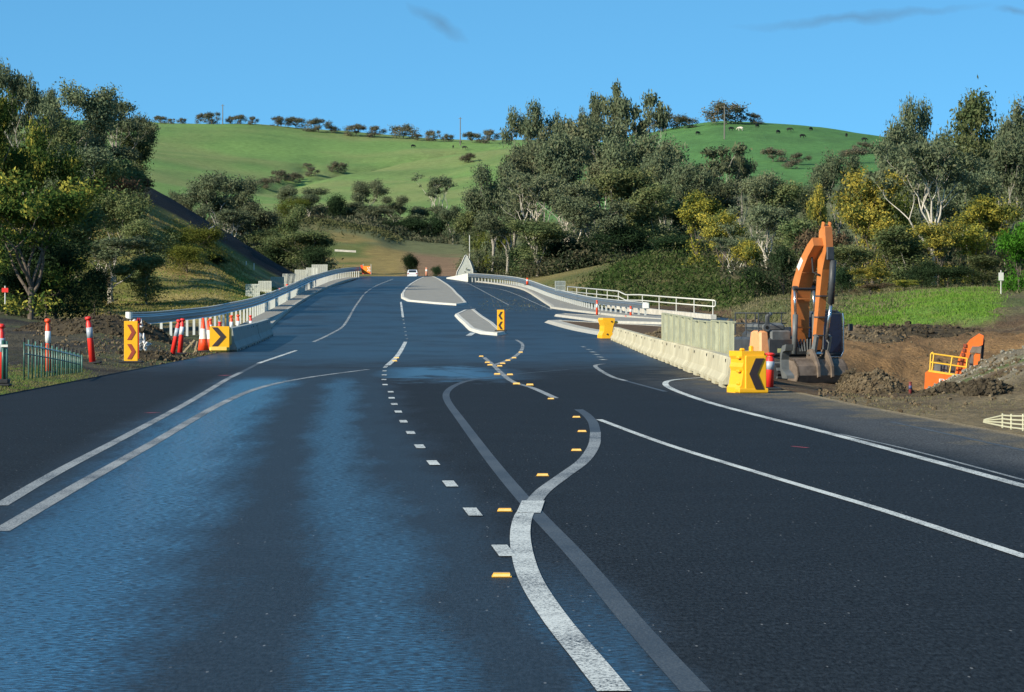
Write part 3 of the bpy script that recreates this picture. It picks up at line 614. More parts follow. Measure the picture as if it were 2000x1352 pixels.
def footway(front, back, name, kerb=KER2):
    """strip between two polylines on the road datum, kerb along the front"""
    a = resamp(catmull([onroad(*p) for p in front], 4), False); nA = len(a); b0 = catmull([onroad(*p) for p in back], 4)
    by = np.array([p[1] for p in b0]); bx = np.array([p[0] for p in b0]); o_ = np.argsort(by); by, bx = by[o_], bx[o_]
    vs = []; vk = []
    for x, y in a:
        xb = float(np.interp(y, by, bx)); s = 1 if xb > x else -1; z = float(zr(y))
        vk += [(x, y, z-.02), (x+s*.05, y, z+.14), (x+s*.3, y, z+.15)]; vs += [(x+s*.3, y, z+.146), (xb if abs(xb-x) > .35 else x+s*.36, y, z+.15), ((xb if abs(xb-x) > .35 else x+s*.36)+s*.15, y, z-.3)]
    f = [(3*i+k, 3*i+k+1, 3*i+4+k, 3*i+3+k) for i in range(nA-1) for k in range(2)]
    p = MB().add(vs, f).build(name, CON); tag(p, kind='structure'); MB().add(vk, f).build('kerb', kerb, p)
footway([(525,646),(540,630),(575,600),(610,578),(640,563),(700,543.5)], [(455,646),(500,622),(545,600),(590,574),(620,562),(660,546),(690,542)], 'footpath')
footway([(930,551),(977,557),(1024,568),(1072,598),(1085,604),(1240,622),(1330,629)], [(925,548),(985,555),(1040,566),(1090,584),(1130,598),(1250,616),(1330,623)], 'pavement')

# ---------------------------------------------------------------- guardrails
STL = mat('galvanised_steel', (.36, .40, .42), .33, metal=.75, var=.08, scale=3); POSTM = mat('galvanised_post', (.56, .58, .55), .55, metal=.1, var=.08)
ENDM = mat('white_end_terminal', (.75, .76, .70), .5)
def guardrail(path, h, rh, step, label, blk=.18, side=1, endcap=True, railrough=None):
    P = [(road_pt(px, py), hh) for px, py, hh in path]; r = empty('guardrail', P[0][0], 0, label, 'guardrail'); o = P[0][0]
    cx = catmull([(p.x, p.y) for p, _ in P], 8); hy = [p.y for p, _ in P]; hz = [hh for _, hh in P]; oo = np.argsort(hy)
    lift = lambda y: float(np.interp(y, np.array(hy)[oo], np.array(hz)[oo]))
    q = resamp(cx, False, 2.0); pts = [Vector((x, y, float(zr(y))+lift(y)))-o for x, y in q]
    k = 7; prof = []
    for i in range(k*2+1):   # corrugated rail
        t_ = i/(k*2); prof.append((side*(.05*math.cos(t_*3*2*math.pi)), h-rh*t_))
    prof2 = [(a-side*.012, b_) for a, b_ in prof[::-1]]
    MB().sweep(pts, prof+prof2).build('rail', STL, r, smooth=False)
    MB().sweep([p for p in pts], [(-side*.17, h-.02), (-side*.05, h-.02), (-side*.05, h+.03), (-side*.17, h+.03)]).build('top_edge', POSTM, r)
    # posts at even spacing
    d = [0]
    for a, b_ in zip(pts[:-1], pts[1:]): d.append(d[-1]+(b_-a).length)
    s = step*.5; n = 0
    while s < d[-1] and n < 98:
        i = min(int(np.searchsorted(d, s)), len(pts)-1); i = max(i, 1); f = (s-d[i-1])/(d[i]-d[i-1]); p = pts[i-1].lerp(pts[i], f); t_ = (pts[i]-pts[i-1]).normalized(); rr = Vector((t_.y, -t_.x, 0)).normalized()
        p = p-rr*side*blk; ang = math.atan2(t_.y, t_.x)-math.pi/2
        MB().box(p+Vector((0, 0, (h-.1)/2-.15)), (.13, .09, h-.1+.3), rot=(0, 0, ang)).build('post', POSTM, r); s += step; n += 1
    if endcap:
        p = pts[0]; mb = MB(); pr = [(.02*math.cos(a), 0) for a in (0,)]
        mb = MB(); mb.tube([p+Vector((0, 0, h-rh-.03)), p+Vector((0, 0, h+.05))], .17, 14); mb.build('end_terminal', ENDM, r)
    return r
guardrail([(252,664,.0),(300,661,.0),(350,656,.05),(400,649,.08),(450,637,.12),(500,622,.14),(561,592,.16),(614,564,.16),(660,548,.16),(705,541.5,.15)], 1.28, .55, 3.35, 'dark steel guardrail on white posts curving up the left side of the road')
gl = guardrail([(1262,621,.12),(1204,615,.14),(1156,608,.15),(1120,599,.15),(1072,584,.15),(1024,565,.15),(981,556.5,.15),(914,550.5,.15)], .92, .42, 2.3, 'pale steel guardrail on close posts along the right side of the road', side=-1, endcap=False)
p = road_pt(1262, 621); MB().box((0, .4, .72+.12), (.45, .8, .42), bev=.05).build('end_terminal', ENDM, gl)
# white parapet block where the rail ends at the crest
o = road_pt(893, 547.5); r = empty('parapet_wall', o, 0, 'white concrete wedge shaped parapet where the right guardrail ends at the crest', 'parapet wall')
a = road_pt(872, 544.5)-o; b_ = road_pt(914, 550.5)-o
MB().add([a+Vector((0,0,-.3)), b_+Vector((0,0,-.3)), b_+Vector((1.2,4,-.3)), a+Vector((.8,3,-.3)), a+Vector((0,0,.15)), b_+Vector((0,0,1.05)), b_+Vector((1.2,4,1.05)), a+Vector((.8,3,.2))], [(0,1,5,4),(1,2,6,5),(2,3,7,6),(3,0,4,7),(4,5,6,7)]).build('wall', ENDM, r)

# mesh safety screens
MESH = mat('screen_panel_grey', (.44, .47, .43), .6, var=.12, scale=4, metal=.1); MESHC = mat('screen_panel_cream', (.30, .31, .21), .65, var=.22, scale=3)
def panel(base, along, wdt, h, label, n=7, m=MESH, group='grey screen panels beside the left guardrail', name='screen_panel', cat='screen panel', solid=True, legs=True, gap=None):
    r = empty(name, base, math.atan2(along[1], along[0]), label, cat, group)
    mb = MB(); 
    for x in (.02, wdt-.02): mb.box((x, 0, h/2), (.05, .05, h))
    for z in (.04, h*.5, h-.03): mb.box((wdt/2, 0, z), (wdt-.09, .045, .05))
    mb.build('frame', m, r); mb = MB(); k = n*2
    for i in range(k):
        x = .06+(wdt-.12)*(i+.5)/k; mb.box((x, .0+(.012 if i % 2 else -.012), h/2), ((wdt-.12)/k*(.62 if m is MESH else 1.02), .012, h-.12+(.001*i)))
    mb.build('sheet', m, r)
    if legs:
        mb = MB(); mb.box((.1, .0, .05), (.2, .6, .1)); mb.box((wdt-.1, 0, .05), (.2, .6, .1)); mb.build('foot', DRK, r)
    return r
SPN = [(480,555,594,26,283),(505,549,588,24,300),(529,541,582,24,318),(552,535,574,24,335),(576,527,569,24,360),(598,523,562,22,390),(609,517,556,29,430)]
nth = ['nearest and leftmost', 'second', 'third', 'fourth', 'fifth', 'sixth', 'farthest and tallest looking']
for i, (px, yt, yb, wp, Y) in enumerate(SPN):
    base = at(px, yb, Y); hh = (yb-yt)/F*Y; W_ = wp/F*Y
    panel(base, (1, -.3), W_*1.12, hh, '%s grey ribbed screen panel stepping up behind the left guardrail' % nth[i])
# post tops between panels
# tall grey screen at the crest on the right
o = at(909, 546, 432); r = empty('bridge_screen', o, 0, 'tall pointed grey mesh screen standing beyond the right parapet at the crest', 'bridge screen')
mb = MB(); prof = [(-1.35, 0), (1.05, 0), (1.0, 1.3), (.62, 2.4), (.28, 3.1), (.1, 3.3), (-.1, 3.15), (-.5, 2.2), (-1.1, 1.1)]
mb.prism(prof, 0, 1, lambda u, w, t_: (u+t_*.35, t_*14, w*(1-.12*t_))); mb.build('panel', MESH, r)
fr = MB(); fr.tube([(u, -.05, w) for u, w in prof+prof[:1]], .05, 6); fr.build('frame', POSTM, r)
MB().tube([(.35, 16, 0), (.35, 16, 6.3)], .06, 6).build('pole', POSTM, r)  # pale pole built in place of a white gum trunk

# ---------------------------------------------------------------- culvert railing on the right
RAILW = mat('railing_white', (.58, .58, .52), .45, var=.06); CULV = mat('culvert_concrete', (.50, .48, .42), .75, var=.2, scale=2, bump=.2)
r = empty('culvert_railing', at(1400, 612, 220), 0, 'white two rail handrail on a white concrete culvert wall behind the right guardrail', 'railing')
o = r.location.copy()
tp = [(1108,560,286),(1208,569,256),(1222,576,251),(1250,576,245),(1300,580,236),(1395,587,220)]
tops = [at(*p)-o for p in tp]; lowr = [v-Vector((0, 0, .42)) for v in tops]
MB().tube(tops, .05, 8).build('top_rail', RAILW, r, True); MB().tube(lowr, .045, 8).build('mid_rail', RAILW, r, True)
MB().tube([tops[-1], tops[-1]+Vector((.08, 0, -.06)), lowr[-1]+Vector((.08, 0, .06)), lowr[-1]], .045, 8).build('end_loop', RAILW, r, True)
def along(pts, t_):
    L = [0]
    for a, b_ in zip(pts[:-1], pts[1:]): L.append(L[-1]+(b_-a).length)
    s = t_*L[-1]; i = min(int(np.searchsorted(L, s)), len(pts)-1); i = max(1, i); return pts[i-1].lerp(pts[i], (s-L[i-1])/(L[i]-L[i-1]))
for k in range(12):
    p = along(tops, (k+.03)/11.1); MB().tube([p, p-Vector((0, 0, 1.05))], .035, 8).build('post', RAILW, r)
w0 = [v-Vector((0, 0, 1.0)) for v in tops[:3]]; w1 = [v-Vector((0, 0, 1.0)) for v in tops[2:]]
MB().sweep([w0[0], w0[1], w0[1]+Vector((.6, -.2, -.1))], [(-.15, .12), (.25, .12), (.25, -.4), (-.15, -.4)]).build('wall', CULV, r)
MB().sweep([w1[0]+Vector((.0, 0, -.02)), w1[1], w1[2], w1[3]], [(-.15, .03), (.25, .03), (.25, -.5), (-.15, -.5)]).build('wall', CULV, r)
# small mesh sign frame
panel(at(1084, 568, 262), (1, .2), .85, .8, 'small square grey mesh panel between the guardrail and the white handrail', group=None, name='mesh_panel', cat='mesh panel', legs=False)

# ---------------------------------------------------------------- concrete barriers
BCR = mat('barrier_cream', (.36, .325, .215), .8, col2=(.56, .515, .36), scale=.8, bump=.25, bscale=25); BGR = mat('barrier_grey', (.30, .33, .31), .8, var=.12, scale=1.5, bump=.25, bscale=25)
def barrier_line(px, h, seg, m, lab, group, hw=.26):
    g = [onroad(*p) for p in px]; g = catmull(g, 10); L = [0]
    for a, b_ in zip(g[:-1], g[1:]): L.append(L[-1]+math.hypot(b_[0]-a[0], b_[1]-a[1]))
    n = max(1, round(L[-1]/seg)); g = np.array(g); xs = np.interp(np.linspace(0, L[-1], n+1), L, g[:, 0]); ys = np.interp(np.linspace(0, L[-1], n+1), L, g[:, 1])
    for i in range(n):
        a = Vector((xs[i], ys[i], float(zr(ys[i])))); b_ = Vector((xs[i+1], ys[i+1], float(zr(ys[i+1])))); d = b_-a; l_ = d.length
        r = empty('concrete_barrier', a, math.atan2(d.y, d.x), lab(i, n), 'concrete barrier', group); r.rotation_euler = (0, -math.asin(d.z/l_), math.atan2(d.y, d.x))
        pf = [(-hw, .07), (hw, .07), (hw, .13), (hw*.62, h*.42), (hw*.42, h-.03), (hw*.36, h), (-hw*.36, h), (-hw*.42, h-.03), (-hw*.62, h*.42), (-hw, .13)]
        mb = MB(); sag = random.uniform(-.012, .012); mb.prism(pf, .006, l_-.006, lambda u, w_, t_: (t_, u+sag, w_))
        for k in range(3):
            c = l_*(.12+.38*k); mb.box((c, 0, .036), (l_*.17, hw*1.96, .074))
        mb.build('body', m, r)
        mb = MB()
        for k in (.18, .82): mb.tube([(l_*k, -hw*.5, h*.86), (l_*k, hw*.5, h*.86)], .035, 8)
        mb.build('lifting_eye', DRK, r)
barrier_line([(1436,758),(1400,741),(1368,729.5),(1320,710),(1276,694),(1240,679),(1203,664)], .62, 8.5, BCR, lambda i, n: 'cream concrete barrier, %s in the row from the big yellow chevron barrier' % ordw(i), 'cream concrete barriers along the right edge')
barrier_line([(447,687),(485,673),(523,656)], .88, 6.5, BGR, lambda i, n: 'grey shaded concrete barrier, %s behind the yellow chevron board' % ordw(i), 'grey concrete barriers on the left edge', hw=.3)
RIBM = mat('screen_rib', (.40, .40, .27), .6)
# screen on the cream barrier
for i, (x0, yb0, Y0, x1, yb1, Y1, n) in enumerate([(1295, 664, 104, 1352, 683, 88, 10), (1353, 683, 87.5, 1391, 691, 81, 5), (1392, 691, 80.8, 1434, 699, 75, 5)]):
    a = at(x0, yb0, Y0); b_ = at(x1, yb1, Y1); d = b_-a; h0 = [.86, .80, .83][i]
    r = empty('screen_panel', a, math.atan2(d.y, d.x), ['long grey green ribbed screen on top of the cream barriers, left part', 'short middle pale screen panel on the cream barriers', 'pale cream screen panel on the barriers nearest the yellow chevron barrier'][i], 'screen panel', 'cream screen panels on the barriers')
    l_ = math.hypot(d.x, d.y); sl_ = d.z/l_; mm = [MESHC, MESHC, MESHC][i]; k = n
    mb = MB()
    for j in range(k):
        u0, u1 = l_*j/k, l_*(j+1)/k; q = .03 if j % 2 else -.03
        mb.add([(u0, 0, u0*sl_), (u0+.06*(l_/k), q, u0*sl_), (u1-.06*(l_/k), q, u1*sl_), (u1, 0, u1*sl_)]+[(u0, 0, u0*sl_+h0), (u0+.06*(l_/k), q, u0*sl_+h0), (u1-.06*(l_/k), q, u1*sl_+h0), (u1, 0, u1*sl_+h0)], [(0, 1, 5, 4), (1, 2, 6, 5), (2, 3, 7, 6)])
    mb.build('sheet', mm, r, fixn=False)
    for j in range(0, k+1, 2): MB().box((l_*j/k, -.02, l_*j/k*sl_+h0/2), (.05, .06, h0+.03)).build('rib', RIBM, r)
    mb = MB().sweep([(0, 0, -.02), (l_, 0, l_*sl_-.02)], [(-.05, 0), (.05, 0), (.05, .04), (-.05, .04)]); mb.sweep([(0, 0, h0), (l_, 0, l_*sl_+h0)], [(-.04, -.02), (.04, -.02), (.04, .02), (-.04, .02)]); mb.build('frame', mm, r)
# ---------------------------------------------------------------- yellow barriers, boards, bollards, cones
YPL = mat('yellow_plastic', (.86, .44, .012), .42, var=.07, scale=2); YBD = mat('yellow_board', (.85, .43, .01), .35, var=.04); BLK = mat('black_marking', (.03, .02, .022), .6, var=.15)
ORG = mat('orange_plastic', (.80, .075, .018), .45, var=.08, scale=6); RED = mat('red_plastic', (.75, .03, .02), .45, var=.08); WBAND = mat('white_reflective_band', (.72, .73, .70), .4, var=.06); GBAND = mat('grey_reflective_band', (.38, .42, .47), .4, var=.06)
OYL = mat('pale_yellow_plastic', (.80, .55, .10), .5, var=.08)
def chevron(parent, cx, cz, w_, h_, th, dirn, y, m=BLK, name='chevron'):
    s = dirn; P = [(-.5*w_*s, .5*h_), ((-.5*w_+th)*s, .5*h_), (.5*w_*s, 0), ((-.5*w_+th)*s, -.5*h_), (-.5*w_*s, -.5*h_), ((.5*w_-th)*s, 0)]
    mb = MB(); vs = [(cx+u, y, cz+w2) for u, w2 in P]+[(cx+u, y+.012, cz+w2) for u, w2 in P]
    mb.add(vs, [(0, 1, 2, 5), (5, 2, 3, 4), (6, 11, 8, 7), (11, 10, 9, 8)]+[(i, 6+i, 6+(i+1) % 6, (i+1) % 6) for i in range(6)]); return mb.build(name, m, parent)
# big yellow water filled barrier, right
b0 = road_pt(1473, 768); sc = F/b0.y
r = empty('water_barrier', b0+Vector((-.02, 0, 0)), R(14), 'big yellow plastic barrier with a black left pointing chevron beside the excavator', 'plastic barrier', 'yellow plastic barriers')
W_ = 56/sc; Hh_ = 82/sc
mb = MB(); pf = [(-.34, 0), (.34, 0), (.34, .10), (.29, .16), (.24, .42), (.27, .50), (.24, .58), (.24, Hh_-.16), (.28, Hh_-.10), (.28, Hh_), (-.28, Hh_), (-.28, Hh_-.10), (-.24, Hh_-.16), (-.24, .58), (-.27, .50), (-.24, .42), (-.29, .16), (-.34, .10)]
mb.prism(pf, 0, .8, lambda u, w_, t_: (u*.93, t_, w_)); mb.build('body', YPL, r)
mb = MB(); mb.box((.05, -.02, Hh_*.47), (.50, .05, Hh_*.84), bev=.02); mb.build('board', YBD, r)
chevron(r, .06, Hh_*.46, .34, Hh_*.74, .19, -1, -.062)
mb = MB(); mb.box((.05, .25, Hh_+.04), (.09, .09, .12), bev=.02); mb.box((-.16, .25, Hh_+.025), (.11, .09, .06), bev=.02); mb.build('filler_cap', YPL, r)
mb = MB(); mb.box((.0, .1, .05), (.70, .3, .09), bev=.02); mb.build('foot', YPL, r)
for z in (.18, .42, .68): MB().box((-.27, .2, z), (.06, .18, .05), bev=.012).build('lug', YPL, r)
r.scale = (.86, 1, 1)
# small yellow barrier at the far end
b0 = road_pt(1190, 661); r = empty('water_barrier', b0, R(8), 'small yellow plastic barrier capping the far end of the cream barriers', 'plastic barrier', 'yellow plastic barriers')
H2 = 40*b0.y/F; mb = MB(); mb.prism([(-.36, 0), (.22, -.04), (.24, .1), (.15, .3), (.2, .6), (.28, H2-.15), (.28, H2-.02), (.1, H2), (-.3, H2), (-.34, H2-.1), (-.24, .62), (-.26, .35), (-.36, .15)], 0, 1.4, lambda u, w_, t_: (u, t_, w_)); mb.build('body', YPL, r)
MB().box((.36, .5, H2-.22), (.26, .5, .14), bev=.04).build('lug', OYL, r)
mb = MB(); mb.tube([(.12, -.03, H2*.82), (.12, .03, H2*.82)], .04, 8); mb.tube([(-.1, -.03, H2*.2), (-.1, .03, H2*.2)], .04, 8); mb.build('drain_plug', BLK, r)
# left yellow terminal with chevron board
b0 = road_pt(429, 688); sc = F/b0.y; r = empty('barrier_terminal', b0, 0, 'yellow barrier end with a square yellow board and dark right pointing chevron', 'barrier terminal')
w_, h_ = 38/sc, 50/sc
MB().box((-.03, .35, .13), (w_*.98, .8, .24), bev=.06).build('base', OYL, r)
MB().box((.05, .5, h_*.5+.1), (w_*.9, .75, h_*.72), bev=.05).build('body', YPL, r)
MB().box((.0, -.02, h_*.60), (w_*1.02, .04, h_*.82), bev=.012).build('board', YBD, r)
chevron(r, -.02, h_*.60, w_*.74, h_*.74, w_*.30, 1, -.055)
def marker_board(px, py, wp, hp, label, dirn, group=None, rz=0, cm=None, th=.5, at_=None):
    b0 = at_ if at_ else road_pt(px, py); sc = F/b0.y; w_, h_ = wp/sc, hp/sc; r = empty('marker_board', b0, rz, label, 'chevron marker', group)
    MB().box((0, 0, h_*.5+.03), (w_, .05, h_-.06), bev=.012).build('board', YBD, r)
    MB().box((0, .05, .03), (w_*1.7, .4, .06), bev=.02).build('base', DRK, r)
    MB().box((w_*.54, .02, h_*.52), (w_*.08, .06, h_*.86), bev=.01).build('edge', ORG, r)
    for z in (.27, .73): chevron(r, w_*.03*dirn, h_*z, w_*.62, h_*.36, w_*.30, dirn, -.04, cm or BLK)
    return r
RBR = mat('red_brown_marking', (.30, .05, .02), .5)
marker_board(256, 709, 27, 82, 'tall yellow board with two dark red right pointing chevrons on the left verge', 1, cm=RBR)
marker_board(978, 655, 14, 42, 'narrow yellow board with two left pointing chevrons on the small concrete island', -1, at_=road_pt(978, 653)+Vector((0, 0, .16)))
def bollard(px, py, hp, label, tilt=(0, 0), bandc=WBAND, colr=ORG, wp=None, Y=None, group='orange traffic bollards', base=True, zoff=0, loc=None):
    b0 = road_pt(px, py) if Y is None else gp(px, Y)
    if loc is not None: b0 = loc
    b0.z += zoff; h = hp/F*b0.y; r0 = (wp/2 if wp else hp*.075)/F*b0.y
    r = empty('traffic_bollard', b0, 0, label, 'bollard', group); r.rotation_euler = (R(tilt[1]), R(tilt[0]), 0)
    mb = MB(); mb.tube([(0, 0, .04), (0, 0, h*.60), (0, 0, h*.86), (0, 0, h*.88), (0, 0, h*.93), (0, 0, h*.97)], [r0, r0*.9, r0*.85, r0*.62, r0*.62, r0*.8], 12); mb.tube([(0, 0, h*.93), (0, 0, h*.95), (0, 0, h*.985), (0, 0, h)], [r0*.8, r0*1.05, r0*1.0, r0*.5], 12); mb.build('post', colr, r, True)
    MB().tube([(0, 0, h*.55), (0, 0, h*.77)], [r0*.95, r0*.93], 12).build('band', bandc, r, True)
    if base: MB().box((0, 0, .03), (r0*5.2, r0*5.2, .06), bev=.02).build('base', DRK, r)
    return r
bollard(1501, 762, 73, 'red bollard with a grey band beside the big yellow chevron barrier', (3, 0), GBAND, RED, wp=19)
bollard(95, 740, 107, 'orange bollard with a wide white band standing behind the green fence', (-1, 0), colr=ORG, wp=12, Y=84)
bollard(181, 711, 93, 'red bollard with grey band leaning left on a black base beside the fence end', (-5.5, 0), GBAND, RED, wp=13)
bollard(3, 742, 122, 'red bollard cut off by the left photo edge behind a green fence post', (0, 0), GBAND, RED, wp=14, Y=71)
bollard(336, 697, 74, 'left one of two red bollards leaning right on a broken black base', (11, 0), GBAND, RED, wp=10)
bollard(351, 692, 70, 'right one of two leaning red bollards with a white band', (5, 0), WBAND, RED, wp=10)
bollard(411, 672, 53, 'orange bollard right behind the yellow chevron terminal', (0, 0), colr=ORG, wp=8, Y=140)
bollard(425, 665, 45, 'short red bollard behind the top of the yellow chevron terminal', (6, 0), colr=RED, wp=8, Y=145)
bollard(452, 668, 56, 'orange bollard with white band, left of the pair behind the grey barriers', (0, 0), colr=ORG, wp=7.5, Y=150)
bollard(465, 664, 54, 'orange bollard with white band, right of the pair behind the grey barriers', (0, 0), colr=ORG, wp=7, Y=155)
bollard(491, 656, 48, 'red bollard near the far end of the grey barriers', (-2, 0), colr=RED, wp=6.5, Y=163)
bollard(1166, 612, 32, 'orange bollard behind the right guardrail near the mesh panel', (0, 0), colr=ORG, wp=4.6, Y=236)
bollard(1232, 618, 26, 'orange bollard between the white handrail and the right guardrail end', (0, 0), colr=ORG, wp=4.6, Y=226)
bollard(1222, 624, 10, 'short orange stub in front of the right guardrail posts', (0, 0), colr=ORG, wp=3.6, Y=222, base=False)
bollard(833, 541, 17, 'thin white and orange bollard at the far tip of the median island', (0, 0), WBAND, mat('faded_orange_plastic', (.75, .32, .2), .5), wp=4.5, Y=430, zoff=.5)
bollard(1030, 562, 14, 'orange bollard just above the curve of the right guardrail', (0, 0), colr=ORG, wp=5, Y=330, zoff=.9)
bollard(547, 572, 15, 'orange bollard below the fourth grey screen panel on the left', (0, 0), colr=ORG, wp=6, loc=at(547, 578, 296), base=False)
bollard(561, 562, 15, 'orange bollard below the fifth grey screen panel on the left', (0, 0), colr=ORG, wp=6, loc=at(561, 570, 305), base=False)
bollard(1778, 772, 32, 'small red and blue bollard on the diggings in front of the far orange excavator', (0, 0), mat('blue_band', (.06, .07, .16), .5), mat('dark_red_plastic', (.2, .03, .03), .6), wp=7, Y=70)
# traffic cones
def cone(px, py, hp, wp, label, tilt=0):
    b0 = road_pt(px, py); s = b0.y/F; h = hp*s; r0 = wp*s/2; r = empty('traffic_cone', b0, 0, label, 'traffic cone', 'orange traffic cones'); r.rotation_euler = (0, R(tilt), 0)
    MB().tube([(0, 0, .03), (0, 0, h*.3), (0, 0, h*.6), (0, 0, h)], [r0*.86, r0*.66, r0*.46, r0*.18], 14).build('body', ORG, r, True)
    MB().tube([(0, 0, h*.38), (0, 0, h*.68)], [r0*.64, r0*.43], 14, False).build('band', WBAND, r, True)
    MB().box((0, 0, .025), (r0*2.2, r0*2.2, .05), bev=.015).build('base', DRK, r)
cone(397, 687, 66, 26, 'orange cone with a white band left of the yellow chevron terminal', 0)
cone(412, 684, 58, 20, 'orange cone half hidden by the yellow chevron terminal', -6)
# sheet of orange plastic slumped between cones
# broken timber prop by the leaning bollards
TIM = mat('pale_timber', (.33, .26, .15), .8, var=.2, scale=5)
r = empty('timber_trestle', road_pt(372, 688), 0, 'splintered pale timber prop lying between the leaning bollards and the cone', 'timber')
mb = MB(); mb.box((-.06, 0, .22), (.06, .05, .62), rot=(0, R(42), 0)); mb.box((.12, .1, .17), (.05, .04, .5), rot=(0, R(-38), 0)); mb.box((.2, 0, .2), (.05, .04, .42), rot=(0, R(14), 0)); mb.build('plank', TIM, r)
# white plastic sheeting behind the marker board
SHT = mat('white_plastic_sheet', (.75, .72, .68), .5, var=.06)
r = empty('plastic_sheet', road_pt(270, 700), 0, 'crumpled white and red plastic sheeting bunched behind the tall yellow chevron board', 'plastic sheet')
for k, (dx, z, sx, sz, m) in enumerate([(-.12, 1.12, .5, .28, SHT), (.06, .62, .3, .36, SHT), (.1, .34, .34, .18, SHT), (.0, 1.2, .14, .2, RED), (.2, .46, .42, .08, SHT)]):
    mb = MB(); n = 9; vs = []
    for i in range(n):
        for j in range(n):
            u, v_ = i/(n-1)-.5, j/(n-1)-.5; vs.append((dx+u*sx*(1-abs(v_)*.5), .28+.12*math.sin(9*u+k)+.07*math.cos(13*v_), z+v_*sz+.04*math.sin(11*u+5*v_+k)))
    mb.add(vs, [(i*n+j, (i+1)*n+j, (i+1)*n+j+1, i*n+j+1) for i in range(n-1) for j in range(n-1)]); o = mb.build('fold', m, r, True); o.modifiers.new('s', 'SOLIDIFY').thickness = .015
# ---------------------------------------------------------------- green fence, left
GRN = mat('green_steel', (.018, .085, .06), .4, var=.15, spec=.6); GRL = mat('green_steel_pale', (.09, .21, .17), .4, var=.15); WCL = mat('white_clip', (.7, .7, .62), .4)
o = road_pt(47, 741); r = empty('picket_fence', o, 0, 'dark green steel picket fence with white clips on its top rail, left edge', 'fence')
N0 = 15; mp_ = MB(); mq = MB(); mr = MB(); mw = MB(); tops = []
A0 = at(47, 742, 71); A1 = at(160, 727, 82)
for k in range(24):
    f = k/23; f = f**.85; b_ = A0.lerp(A1, f); hpx = 82*(1-f)+52*f-6; hpx = (80-f*46)
    h = hpx/F*b_.y; p = b_-o
    MB().tube([p, p+Vector((0, 0, h))], .018, 6).build('picket', GRL if k % 2 else GRN, r, True)
    if k % 2 == 0: tops.append(p+Vector((0, 0, h*.86)))
MB().tube(tops, .02, 6).build('top_rail', GRN, r); MB().tube([t_-Vector((0, 0, .2)) for t_ in tops], .015, 6).build('mid_rail', GRN, r)
for a, b_ in zip(tops[:-1], tops[1:]): MB().tube([a.lerp(b_, .12)+Vector((0, -.02, .0)), a.lerp(b_, .88)+Vector((0, -.02, 0))], .024, 6).build('rail_sleeve', WCL, r)
for t_ in tops: MB().tube([t_+Vector((0, 0, .06)), t_+Vector((0, 0, .15))], .03, 6).build('finial', DRK, r)
r = empty('fence_post', at(9, 745, 69), 0, 'thick dark green fence post with a white clip at the left photo edge', 'fence post')
MB().tube([(-.03, 0, 0), (-.03, 0, .88)], .035, 8).build('post', GRN, r, True); MB().tube([(.035, .03, 0), (.035, .03, .86)], .03, 8).build('stay', GRL, r, True)
MB().box((0, -.03, .76), (.15, .04, .05)).build('clip', WCL, r); MB().box((-.05, 0, .0), (.3, .3, .1), bev=.02).build('base', DRK, r)
# ---------------------------------------------------------------- cream rail fence, right
CRM = mat('cream_timber', (.55, .53, .36), .6, var=.1); 
o = road_pt(1958, 835); r = empty('rail_fence', o, 0, 'low cream four rail fence narrowing to a point at the right edge of the photo', 'fence')
base = [road_pt(1958, 835), road_pt(1975, 838), road_pt(1998, 841), road_pt(2030, 846), road_pt(2070, 852)]
hs = [.155, .165, .185, .19, .19]
hs = [26/F*b.y if i == 0 else (28 if i == 1 else 31)/F*b.y for i, b in enumerate(base)]
for b_, h in zip(base, hs): MB().box(b_-o+Vector((0, 0, h/2)), (.022, .022, h+.02), bev=.004).build('post', CRM, r)
tip = road_pt(1921, 826)-o
for k in range(4):
    f = (.1+.27*k); pts = [tip+Vector((0, -.02*k, .01+.012*k))]+[b_-o+Vector((0, -.016, h*f)) for b_, h in zip(base, hs)]
    MB().tube(pts, .011, 5).build('rail', CRM, r)
# ---------------------------------------------------------------- orange crest board
o = at(716, 536, 452); r = empty('warning_board', o, R(-10), 'orange board with white emblem at the top end of the left guardrail', 'sign board')
OB = mat('orange_board', (.85, .24, .01), .5); MB().box((0, 0, .68), (1.05, .06, .95)).build('board', OB, r); MB().box((0, .04, .2), (1.2, .05, .3)).build('lower_board', ORG, r)
MB().box((-.62, .0, .75), (.3, .06, 1.1), rot=(0, R(-12), 0)).build('side_flap', ORG, r)
mb = MB()
for x, z in ((.18, .9), (.34, .7), (.2, .52), (.46, .95), (.48, .5)): mb.box((x, -.045, z), (.15, .012, .13), rot=(0, R(30*x*7), 0))
mb.build('emblem', WBAND, r)
for x in (-.5, .62): MB().tube([(x, .05, 0), (x, .05, 1.45)], .035, 6).build('leg', WBAND, r)
# ---------------------------------------------------------------- small posts and signs
def simple_post(loc, h, label, cat, name='marker_post', m=POSTM, rad=.05):
    r = empty(name, loc, 0, label, cat); MB().tube([(0, 0, -.1), (0, 0, h)], rad, 8).build('post', m, r); return r
p = gp(419, 362); top = at(419, 445, 362); p.z = min(p.z, top.z-1.0); r = simple_post(p, top.z-p.z, 'pole with a tilted solar panel standing at the foot of the dark batter', 'solar lamp', 'solar_lamp')
MB().box((-.35, 0, top.z-p.z+.02), (.75, .5, .06), rot=(0, R(-28), 0)).build('solar_panel', mat('solar_glass', (.35, .4, .45), .25), r)
for i, px in enumerate((481, 496)):
    b_ = at(px, 524-i*-4, 342); simple_post(b_, .75, ['white roadside guide post, left one of two below the dark batter', 'white roadside guide post, right one of two below the dark batter'][i], 'guide post', 'guide_post', RAILW, .06)
r = simple_post(gp(1955, 205), 1.4, 'white post carrying a small square sign beside the bright green tree', 'sign', 'small_sign', RAILW, .035)
